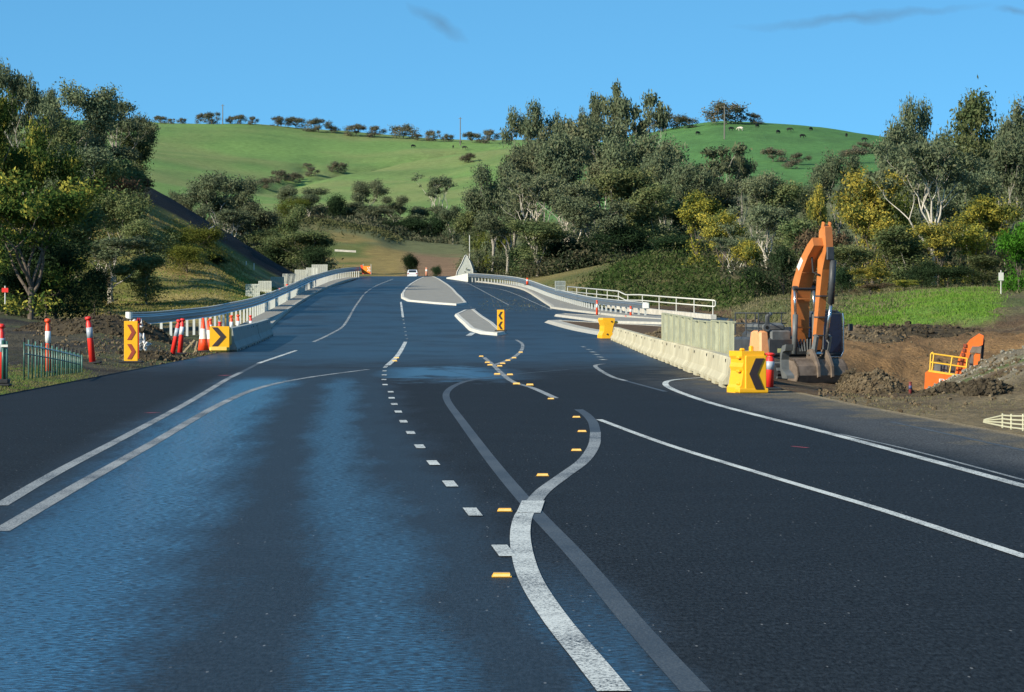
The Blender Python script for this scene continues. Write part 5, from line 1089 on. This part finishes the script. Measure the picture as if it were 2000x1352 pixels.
# --- right wood
TR = [(1362,376,92,'wattle',335,'orange yellow wattle, leftmost and upper one of the pair'),(1412,412,84,'wattle',322,'orange yellow wattle, right lower one of the pair'),(1412,282,120,'thin',470,'slender gum with pale forked limbs above the wattle pair'),(1400,330,120,'gum',440,'grey gum behind the orange wattle pair'),(1450,292,70,'umb',500,'flat crowned gum on the lower edge of the right hill'),
 (1478,340,110,'gum',430,'grey gum right of the slender pale limbed one'),(1540,355,110,'gumg',430,'leafy gum left of the small bright wattle'),(1590,330,90,'gum',440,'grey gum behind the small bright wattle'),(1600,360,40,'wattle',300,'small bright yellow wattle above the digger arm'),(1640,300,80,'gum',430,'grey gum at the right end of the green hill'),(1500,395,130,'bare',300,'grey bare limbed gum above the excavator handrail'),(1440,455,90,'bare',290,'fine twigged gum below the orange wattle pair'),
 (1465,470,70,'wattle',275,'dull yellow wattle left of the bare limbed gum'),(1560,430,110,'gumg',290,'olive grey gum directly behind the digger arm'),(1612,440,110,'rust',285,'brown bushy tree directly behind the digger boom tip'),(1530,480,60,'dark',262,'dark green narrow bush left of the digger boom'),(1692,330,120,'wattle',268,'tall yellow wattle right of the digger boom'),(1705,395,110,'wattle',262,'broad yellow wattle in front of the tall one'),(1742,385,110,'olive',275,'yellow green tree between the tall wattle and the large gum'),
 (1725,300,110,'gum',340,'grey gum above the tall yellow wattle'),(1768,240,90,'gum',330,'grey gum left of the large pale limbed gum'),(1805,200,80,'gum',345,'gum crown, first tall one from the left in the right wood'),(1825,262,190,'bare',258,'large gum with pale spreading limbs in the right wood'),(1835,280,150,'gum',280,'leafy gum behind the pale spreading limbs'),(1880,260,100,'gumg',320,'dark gum below the tallest right crown'),
 (1925,176,130,'gumg',330,'tallest dense green gum near the upper right'),(1985,192,90,'gum',310,'tall gum at the right edge of the photo'),(1965,260,110,'gum',290,'grey gum below the right edge crown'),(2045,210,120,'gumg',300,'gum just outside the right edge of the photo'),(1890,340,110,'gum',270,'gum between the pale limbs and the right wattle'),(1932,385,110,'wattle',248,'broad yellow wattle near the right edge'),(1832,432,84,'wattle',244,'lower yellow wattle at the foot of the large gum'),
 (1900,440,90,'wattle',246,'small yellow wattle left of the bright green tree'),(1990,432,100,'bright',220,'bright green leafy tree at the right edge'),(2060,400,120,'bright',222,'bright green tree outside the right edge'),(1660,480,90,'gumg',255,'green tree below the yellow wattles right of the boom'),(1770,440,120,'gumg',255,'dark green tree under the yellow green one'),(1700,520,70,'wattle',240,'low yellow wattle under the tall yellow one'),
 (1765,560,50,'wattle',228,'tiny yellow wattle bush on the bank above the pit'),(1645,520,60,'dark',248,'dark bush right of the digger boom'),(1850,520,90,'dark',238,'dark bush at the foot of the large gum'),(1920,500,90,'gumg',238,'green bush below the right wattle'),(1800,510,80,'dark',240,'dark bush left of the large gum foot'),(1870,380,90,'dark',300,'dark mass between the large gum and the right wattle'),(1480,520,80,'dark',262,'dark bush on the bank left of the excavator'),(1590,540,70,'rust',235,'brown scrub behind the excavator body'),(1700,560,60,'rust',226,'reddish dry scrub right of the cab')]
for a in TR: tree(*a, group='trees of the right hand wood')

# ---------------------------------------------------------------- undergrowth and grass (uncountable)
def scatter(name, label, boxes, n, m, size, seed, hgt=1.0, lumpy=6.0, cat='undergrowth', cover=.0, hang=-.3, asp=1):
    rs = np.random.RandomState(seed); A = np.array([b[4] if len(b) > 4 else 1 for b in boxes], float); A /= A.sum(); k = rs.choice(len(boxes), n*2, p=A); B = np.array([b[:4] for b in boxes], float)[k]
    px = B[:, 0]+(B[:, 1]-B[:, 0])*rs.rand(2*n); Y = B[:, 2]+(B[:, 3]-B[:, 2])*rs.rand(2*n); px = px+rs.normal(size=2*n)*12; Y = Y+rs.normal(size=2*n)*.012*Y; X = (px-1000)/F*Y
    nz = fbm(X/lumpy+seed, Y/lumpy, 4)*2; keep = nz > cover-.35*rs.rand(2*n); X, Y, nz = X[keep][:n], Y[keep][:n], nz[keep][:n]; n = len(X)
    top = hgt*np.clip(.45+nz*1.3, .12, 1.4); z = H(X, Y)+top*(rs.rand(n)**.6)*np.where(asp == 1, 1, .2); p = np.stack([X, Y, z], -1); s = size*rs.uniform(.5, 1.4, n)[:, None]
    a = rs.normal(size=(n, 3)); a[:, 2] = a[:, 2]*.5-hang*3; a /= np.linalg.norm(a, axis=1)[:, None]; b_ = np.cross(a, rs.normal(size=(n, 3))); b_ /= np.linalg.norm(b_, axis=1)[:, None]+1e-9; w2 = .4/asp
    V = np.stack([p-a*s, p+b_*s*w2, p+a*s, p-b_*s*w2], 1).reshape(-1, 3)
    me = bpy.data.meshes.new(name); me.vertices.add(4*n); me.vertices.foreach_set('co', V.astype(np.float32).ravel()); me.loops.add(4*n); me.polygons.add(n)
    me.loops.foreach_set('vertex_index', np.arange(4*n, dtype=np.int32)); me.polygons.foreach_set('loop_start', np.arange(0, 4*n, 4, dtype=np.int32)); me.polygons.foreach_set('loop_total', np.full(n, 4, np.int32))
    me.update(calc_edges=True); me.materials.append(m); return tag(link(name, me), label, cat, kind='stuff')
UG = leafmat('undergrowth_green', (.055, .10, .028), (.025, .055, .018), (.12, .13, .06), .25, thr=.56); DG = leafmat('dry_grass', (.26, .235, .13), (.15, .15, .08), (.10, .12, .05), .3); GG = leafmat('fresh_grass', (.18, .33, .05), (.10, .21, .03), (.22, .25, .08), .4, thr=.6)
DK = leafmat('wood_understorey', (.05, .065, .035), (.022, .035, .02), (.10, .09, .055), .2)
DK2 = leafmat('valley_leaves', (.085, .105, .06), (.045, .06, .038), (.13, .13, .08), .1)
scatter('valley_undergrowth', 'dark undergrowth filling between the trees of the valley', [(330, 640, 560, 700, 2), (540, 900, 905, 970, 2)], 36000, DK2, .5, 14, 6, 20, 'undergrowth', -.2)
scatter('bramble_scrub', 'dark green bramble scrub covering the mound behind the white handrail', [(1150, 1430, 262, 330, 3), (1205, 1400, 330, 352, 1), (1380, 1460, 235, 300, .6)], 26000, UG, .17, 5, 1.9, 5, 'scrub', -.5)
scatter('understorey', 'low shrubs and saplings along the foot of the woods', [(1020, 1420, 385, 420, 1.6), (930, 1100, 430, 500, .8), (1000, 1420, 420, 520, 1.8), (1420, 2100, 262, 330, 2.2), (1440, 2100, 330, 450, 1.2)], 110000, DK, .21, 6, 3.4, 9, 'undergrowth', -.7)
scatter('dry_grass', 'pale dry grass and weeds on the bank behind the excavator', [(1400, 1760, 188, 262, 3), (1760, 2080, 210, 250, 1), (940, 1240, 250, 345, 1.3)], 30000, DG, .17, 7, .45, 6, 'grass', -.4, -.5, 2.5)
scatter('left_scrub', 'dry grass and low scrub on the left spur', [(0, 330, 225, 330, 2), (330, 540, 228, 320, 1.6), (0, 300, 300, 345, 1), (340, 480, 318, 343, .6)], 42000, leafmat('spur_scrub', (.30, .25, .09), (.18, .18, .06), (.14, .20, .045), .15, thr=.58), .16, 8, .5, 7, 'scrub', -.4, -.4, 2)
scatter('green_grass', 'bright green grass on the bank above the pit', [(1670, 1950, 178, 225, 3), (1640, 1760, 176, 200, 1)], 34000, GG, .13, 9, .3, 4, 'grass', -.55, -.6, 3)
scatter('verge_grass', 'rough grass behind the green picket fence', [(-60, 175, 62, 88, 3), (180, 440, 92, 130, .8)], 16000, leafmat('verge_blades', (.12, .19, .035), (.07, .10, .03), (.17, .15, .07), .8), .045, 10, .10, 2, 'grass', -.1, -.6, 3)
scatter('valley_scrub', 'dull scrub on the mound beyond the brown field', [(430, 770, 850, 940, 1)], 12000, leafmat('valley_scrub', (.12, .12, .055), (.06, .075, .035)), .5, 12, 1.6, 14, 'scrub', -.1)
scatter('shoulder_weeds', 'thin weeds over the gravel slope and shoulder at the lower right', [(1640, 2100, 53, 100, 1)], 9000, leafmat('shoulder_weed', (.21, .18, .09), (.13, .13, .06)), .03, 13, .07, 1.5, 'weeds', .05, -.6, 2.5)

# ---------------------------------------------------------------- excavators
EOR = mat('excavator_orange', (.52, .175, .045), .45, var=.14, scale=1.5, coat=.15); EDK = mat('excavator_dark', (.045, .05, .055), .5, var=.3, scale=3); EGR = mat('excavator_grey', (.12, .13, .13), .5, var=.25, scale=3); ECH = mat('chrome_rod', (.6, .6, .58), .2, metal=.9)
EGL = mat('cab_glass', (.008, .022, .06), .08, var=.2, spec=.9); EBK = mat('bucket_steel', (.11, .085, .065), .6, col2=(.24, .19, .15), scale=2.5, metal=.2, bump=.2); RST = mat('dull_red_orange', (.75, .33, .14), .5, var=.1)
def excav(loc, rz, sc):
    r = empty('excavator', loc, rz, 'large orange excavator with its boom raised and bucket on the ground beside the road', 'excavator'); r.scale = (sc,)*3
    for sx in (-1, 1):   # tracks
        P = [(-1.9, .45), (-1.72, .12), (-1.4, 0), (1.4, 0), (1.72, .12), (1.9, .45), (1.72, .78), (1.4, .9), (-1.4, .9), (-1.72, .78)]
        tr_ = MB().prism(P, sx*1.15-.3, sx*1.15+.3, lambda u, w_, t_: (t_, u, w_)).build('track', DRK, r)
        mb = MB()
        for i in range(len(P)):
            a, b_ = Vector((0, P[i][0], P[i][1])), Vector((0, P[(i+1) % 10][0], P[(i+1) % 10][1])); n = max(1, int((b_-a).length/.22))
            for k in range(n): c = a.lerp(b_, (k+.5)/n); d = b_-a; mb.box((sx*1.15, c.y, c.z), (.62, .13, .06), rot=(math.atan2(d.z, d.y), 0, 0))
        mb.build('track_pads', EGR, tr_)
    MB().box((0, 0, .65), (1.9, 1.8, .5), bev=.08).build('undercarriage', EDK, r)
    hs = MB(); hs.box((-.1, .6, 1.45), (2.7, 3.2, .75), bev=.1).build('house', EDK, r)
    MB().box((.1, 1.9, 1.7), (2.1, .9, 1.0), bev=.25).build('counterweight', EDK, r)
    # left front tool box, orange, and dark side cabinet
    MB().box((-1.52, -.5, 1.62), (.44, 1.0, .92), bev=.07, taper=.82).build('tool_box', RST, r)
    MB().box((-1.52, -1.0, 1.12), (.46, .12, .06)).build('step', YPL, r)
    MB().box((-.86, -.5, 1.62), (.84, .95, .95), bev=.06).build('side_cabinet', EGR, r)
    mb = MB()
    for k in range(4): mb.box((-.66, -.985, 1.28+.08*k), (.30, .015, .035))
    mb.build('vent', EDK, r); MB().box((-.92, -1.0, 1.32), (.2, .02, .16)).build('sticker', mat('label_pale', (.55, .55, .25), .5), r)
    MB().box((-.85, .4, 2.2), (1.0, 1.5, .35), bev=.1).build('engine_hood', EGR, r)
    MB().tube([(-.85, .2, 2.3), (-.85, .2, 2.62), (-.74, .1, 2.74)], [.085, .085, .075], 10).build('exhaust', EGR, r, True)
    # handrails
    mb = MB(); L_ = [(-1.6, -.7), (-.55, -.7), (-.55, .3)]
    for z in (2.35, 2.75):
        mb.tube([(-1.68, 1.2, z), (-1.68, -.75, z), (-1.25, -.75, z)], .025, 6); mb.tube([(-1.25, .9, z), (.3, .9, z)], .025, 6)
    for x, y in ((-1.68, -.75), (-1.25, -.75), (-1.68, .3), (-1.68, 1.2), (-1.0, .9), (-.45, .9), (.1, .9)): mb.tube([(x, y, 1.9), (x, y, 2.75)], .025, 6)
    mb.build('handrail', EDK, r)
    mb = MB()
    for k in range(9): mb.tube([(-1.66+.05*k, -.76, 2.0), (-1.66+.05*k, -.76, 2.74)], .012, 4)
    mb.build('guard_mesh', EDK, r)
    MB().tube([(-1.42, -.8, 2.2), (-1.42, -.93, 2.2)], .15, 14).build('work_light', EGR, r); MB().tube([(-1.42, -.93, 2.2), (-1.42, -.94, 2.2)], .07, 12).build('lens', mat('lens_dark', (.02, .02, .02), .2), r)
    # cab
    cab = MB().box((1.0, -.75, 1.95), (.9, 1.6, 1.75), bev=.09, taper=.95).build('cab', EDK, r)
    MB().box((.96, -1.555, 1.98), (.74, .03, 1.45), bev=.012, taper=.95).build('windscreen', EGL, cab)
    MB().box((1.415, -.75, 2.1), (.03, 1.2, 1.1), bev=.012, taper=.97).build('side_window', EGL, cab); MB().box((.51, -.75, 2.1), (.03, 1.2, 1.0), bev=.012).build('side_window', EGL, cab)
    MB().tube([(1.34, -1.62, 2.75), (1.38, -1.64, 2.5), (1.38, -1.64, 1.3), (1.28, -1.62, 1.08), (.8, -1.62, 1.08)], .03, 8).build('grab_rail', ECH, cab)
    mb = MB()
    for k in range(6): mb.tube([(.55+.12*k, -1.5, 2.84), (.55+.12*k, -.9, 2.88)], .02, 5)
    mb.tube([(.5, -1.5, 2.84), (1.2, -1.5, 2.84)], .025, 5); mb.build('roof_guard', EDK, cab)
    m_ = MB(); m_.tube([(1.3, -1.3, 2.2), (1.7, -1.5, 2.3)], .02, 6).build('mirror_arm', EDK, r); MB().box((1.75, -1.5, 2.2), (.2, .06, .28), bev=.03).build('mirror', EDK, r)
    # boom (in the y z plane, forward is -y)
    up = [(-1.0, 1.55), (-.90, 2.5), (-.88, 3.3), (-1.02, 3.95), (-1.5, 4.7), (-2.2, 5.35), (-2.6, 5.6)]; lo = [(-2.72, 5.3), (-2.25, 4.9), (-1.75, 4.28), (-1.45, 3.65), (-1.34, 3.1), (-1.3, 2.3), (-1.2, 1.6)]
    bx = -.14; n = len(up); pr_ = up+lo
    mb = MB(); 
    for i in range(n-1):
        a0, a1, b0_, b1 = up[i], up[i+1], lo[n-1-i], lo[n-2-i]; vs = [(bx+sx*.27, y, z) for sx in (-1, 1) for y, z in (a0, a1, b1, b0_)]; mb.add(vs, [(0, 1, 5, 4), (3, 7, 6, 2), (0, 3, 2, 1), (4, 5, 6, 7)]+([(0, 4, 7, 3)] if i == 0 else [])+([(1, 2, 6, 5)] if i == n-2 else []))
    bo = mb.build('boom', EOR, r)
    MB().box((bx-.275, -1.62, 4.62), (.01, .5, .22), rot=(R(-48), 0, 0)).build('decal', mat('decal_white', (.6, .65, .6), .5), bo)
    for k, (q0, q1) in enumerate([(-.1, .0), (.1, .08), (.22, .16)]): MB().tube([(bx+q0, -.95, 1.7), (bx+q0, -.86, 2.6), (bx+q1, -.83, 3.35), (bx+q1, -.97, 4.02), (bx+q1, -1.46, 4.8), (bx+q1, -2.1, 5.45)], .03, 6, True).build('hydraulic_line', EDK, bo, True)
    for z0, y0 in ((2.2, -1.46), (3.3, -1.55), (4.3, -1.85)): MB().box((bx, y0+.1, z0), (.56, .05, .06)).build('cross_plate', EOR, bo)
    # boom cylinders
    for sx in (-1, 1):
        MB().tube([(bx+sx*.42, -1.45, 1.2), (bx+sx*.40, -1.5, 2.7)], .10, 10).build('boom_cylinder', EGR, r, True); MB().tube([(bx+sx*.40, -1.5, 2.7), (bx+sx*.38, -1.4, 3.7)], .055, 8).build('cylinder_rod', ECH, r, True)
    MB().tube([(bx-.44, -1.4, 3.7), (bx+.44, -1.4, 3.7)], .09, 10).build('pivot_pin', EDK, r)
    mb = MB(); 
    for k in range(5): mb.tube([(bx-.25+.12*k, -1.2, 1.5), (bx-.3+.14*k, -1.45, 1.75), (bx-.2+.1*k, -1.5, 1.3)], .03, 6)
    mb.build('hoses', EGR, r)
    # stick hanging down
    st = [(-2.35, 5.85), (-2.62, 6.1), (-2.82, 6.0), (-2.92, 5.1), (-2.62, 4.4), (-2.36, 3.2), (-2.10, 1.85), (-1.95, 1.35), (-1.78, 1.5), (-2.02, 3.0), (-2.2, 4.3), (-2.28, 5.2)]
    bx = .14
    mb = MB()
    for z0 in (1.9, 2.6, 3.4): MB().box((bx+.0, -2.1-.13*(z0-1.9), z0), (.34, .38, .05)).build('bracket', EDK, r)
    MB().box((bx, -2.95, 5.0), (.3, .1, .5), bev=.03).build('bracket', EDK, r)
    MB().prism(st, bx-.145, bx+.145, lambda u, w_, t_: (t_, u, w_)).build('stick', EOR, r)
    for sx in (-1, 1): MB().box((bx+sx*.13, -2.66, 6.08), (.07, .2, .24), rot=(R(20), 0, 0), bev=.02).build('stick_ear', EOR, r)
    MB().tube([(bx+.12, -2.95, 4.75), (bx+.12, -2.78, 3.1)], .12, 10).build('stick_cylinder', EDK, r, True); MB().tube([(bx+.12, -2.78, 3.1), (bx+.12, -2.42, 1.75)], .06, 8).build('cylinder_rod', ECH, r, True)
    MB().tube([(bx-.26, -2.05, 5.55), (bx-.36, -2.2, 4.9), (bx-.34, -2.25, 4.3), (bx-.2, -2.5, 4.2)], .035, 6).build('hose', DRK, r, True)
    for sx in (-1, 1): MB().prism([(-2.5, 1.85), (-2.3, 1.95), (-1.95, 1.1), (-2.2, .95)], bx+sx*.27-.05, bx+sx*.27+.05, lambda u, w_, t_: (t_, u, w_)).build('link', EGR, r)
    # bucket, open side towards the machine
    out_ = [(-1.75, 1.05), (-2.3, 1.0), (-2.62, .75), (-2.7, .4), (-2.55, .12), (-2.25, 0), (-1.7, 0)]; inn = [(-1.7, .05), (-2.22, .06), (-2.48, .17), (-2.62, .42), (-2.55, .7), (-2.28, .93), (-1.75, .98)]
    bw = 1.02; k = len(out_); mb = MB(); vs = [(sx*bw, y, z) for sx in (-1, 1) for y, z in out_+inn]; m2 = 2*k
    mb.add(vs, [(i, (i+1) % m2, m2+(i+1) % m2, m2+i) for i in range(m2)]+[tuple(range(m2-1, -1, -1)), tuple(range(m2, 2*m2))])
    for sx in (-1, 1): mb.prism(out_, sx*bw-.03*sx-.03, sx*bw-.03*sx+.03, lambda u, w_, t_: (t_, u, w_))
    bk = mb.build('bucket', EBK, r)
    for x in (-.22, .34): MB().prism([(-1.9, 1.35), (-2.25, 1.4), (-2.55, 1.1), (-2.78, .75), (-2.8, .35), (-2.7, .3), (-2.62, .75), (-2.3, .98), (-1.8, 1.0)], x-.045, x+.045, lambda u, w_, t_: (t_, u, w_)).build('rib', EBK, bk)
    MB().tube([(-.35, -2.1, 1.22), (.45, -2.1, 1.22)], .07, 10).build('pin', ECH, bk)
    # spare blade/bucket leaning left of the bucket
    return r
Yx = 112.0; base = gp(1543, Yx); base.z = EYE+(HOR-752)/F*Yx+.02
ex = excav(base, R(22), 1.0); ex.scale = (.93, .93, .90)
a = at(1478, 752, 104); a.z = gz(a.x, a.y)
r = empty('spare_bucket', a+Vector((.55, 0, 0)), R(10), 'dark narrow spare bucket standing left of the excavator bucket', 'bucket'); MB().prism([(-.5, 0), (.1, 0), (.35, .3), (.35, .8), (.1, 1.05), (-.4, 1.1), (-.3, .9), (.05, .85), (.2, .6), (.15, .3), (-.5, .1)], .3, .55, lambda u, w_, t_: (t_, u, w_)).build('shell', EGR, r)
# second, half hidden excavator down in the pit
E2 = mat('digger_orange_red', (.85, .16, .02), .4, var=.08, coat=.2); YRL = mat('handrail_yellow', (.85, .50, .05), .4); 
Y2 = 112; b0 = at(1806, 746, Y2); s2 = Y2/F     # metres per photo pixel
r = empty('excavator', b0, 0, 'small orange red excavator with yellow handrails, half hidden down in the pit', 'excavator'); r.rotation_euler = (0, R(3), R(-9))
U = lambda px, py: ((px-1806)*s2, (746-py)*s2)
def quadbox(pts, y0, y1, name, m, par=r): return MB().prism([U(*p) for p in pts], y0, y1, lambda u, w_, t_: (u, t_, w_)).build(name, m, par)
hs = quadbox([(1806, 746), (1806, 728), (1812, 723), (1885, 731), (1890, 738), (1890, 760), (1806, 760)], 0, 2.4, 'house', E2)
quadbox([(1812, 726), (1812, 722), (1884, 729), (1884, 733)], -.02, .1, 'deck_edge', YRL); quadbox([(1822, 724), (1823, 711), (1847, 713), (1848, 726)], .4, 1.4, 'engine_grille', EGR); quadbox([(1850, 727), (1851, 712), (1862, 713), (1862, 728)], .42, 1.2, 'panel', EDK)
mb = MB()
def ubar(a, b_, y, rad=.028): (x0, z0), (x1, z1) = U(*a), U(*b_); mb.tube([(x0, y, z0), (x1, y, z1)], rad, 6)
for a, b_ in (((1815, 690), (1885, 696)), ((1815, 707), (1885, 713)), ((1815, 723), (1815, 690)), ((1819, 724), (1821, 691)), ((1853, 727), (1857, 694)), ((1884, 729), (1886, 696))): ubar(a, b_, .02)
ubar((1815, 690), (1819, 688), .3); ubar((1910, 718), (1913, 698), .6, .05); mb.build('handrail', YRL, r)
bo = quadbox([(1864, 727), (1868, 700), (1876, 677), (1890, 658), (1906, 646), (1915, 650), (1914, 668), (1905, 672), (1893, 680), (1886, 700), (1884, 729)], .3, .9, 'boom', E2)
quadbox([(1899, 720), (1898, 690), (1902, 684), (1910, 686), (1910, 720)], .2, .75, 'stick', E2); quadbox([(1889, 684), (1894, 672), (1912, 671), (1911, 684)], .15, .8, 'bucket', EBK); quadbox([(1890, 718), (1891, 688), (1897, 688), (1897, 720)], .35, .5, 'cylinder', EGR)
quadbox([(1913, 650), (1917, 660), (1916, 700), (1912, 720), (1911, 668)], .9, 1.1, 'hose', EDK)
mb = MB()
for z in range(6): mb.box(((1872+z*1.5-1806)*s2, .27, (746-(716-z*9))*s2), (.10, .05, .12))
mb.build('boom_fittings', mat('dark_orange', (.25, .05, .02), .6), bo)
tx = bpy.data.curves.new('lettering', 'FONT'); tx.body = 'EX'; tx.size = .21; tx.extrude = .008; tx.offset = .006; tx.materials.append(WBAND)
to = bpy.data.objects.new('lettering', tx); COL.objects.link(to); dg = bpy.context.evaluated_depsgraph_get(); tm_ = bpy.data.meshes.new_from_object(to.evaluated_get(dg)); bpy.data.objects.remove(to); lt = link('lettering', tm_, r); lt.rotation_euler = (R(90), 0, 0); u_, w_ = U(1833, 745); lt.location = (u_, -.02, w_); lt.scale = (1.15, .8, 1)
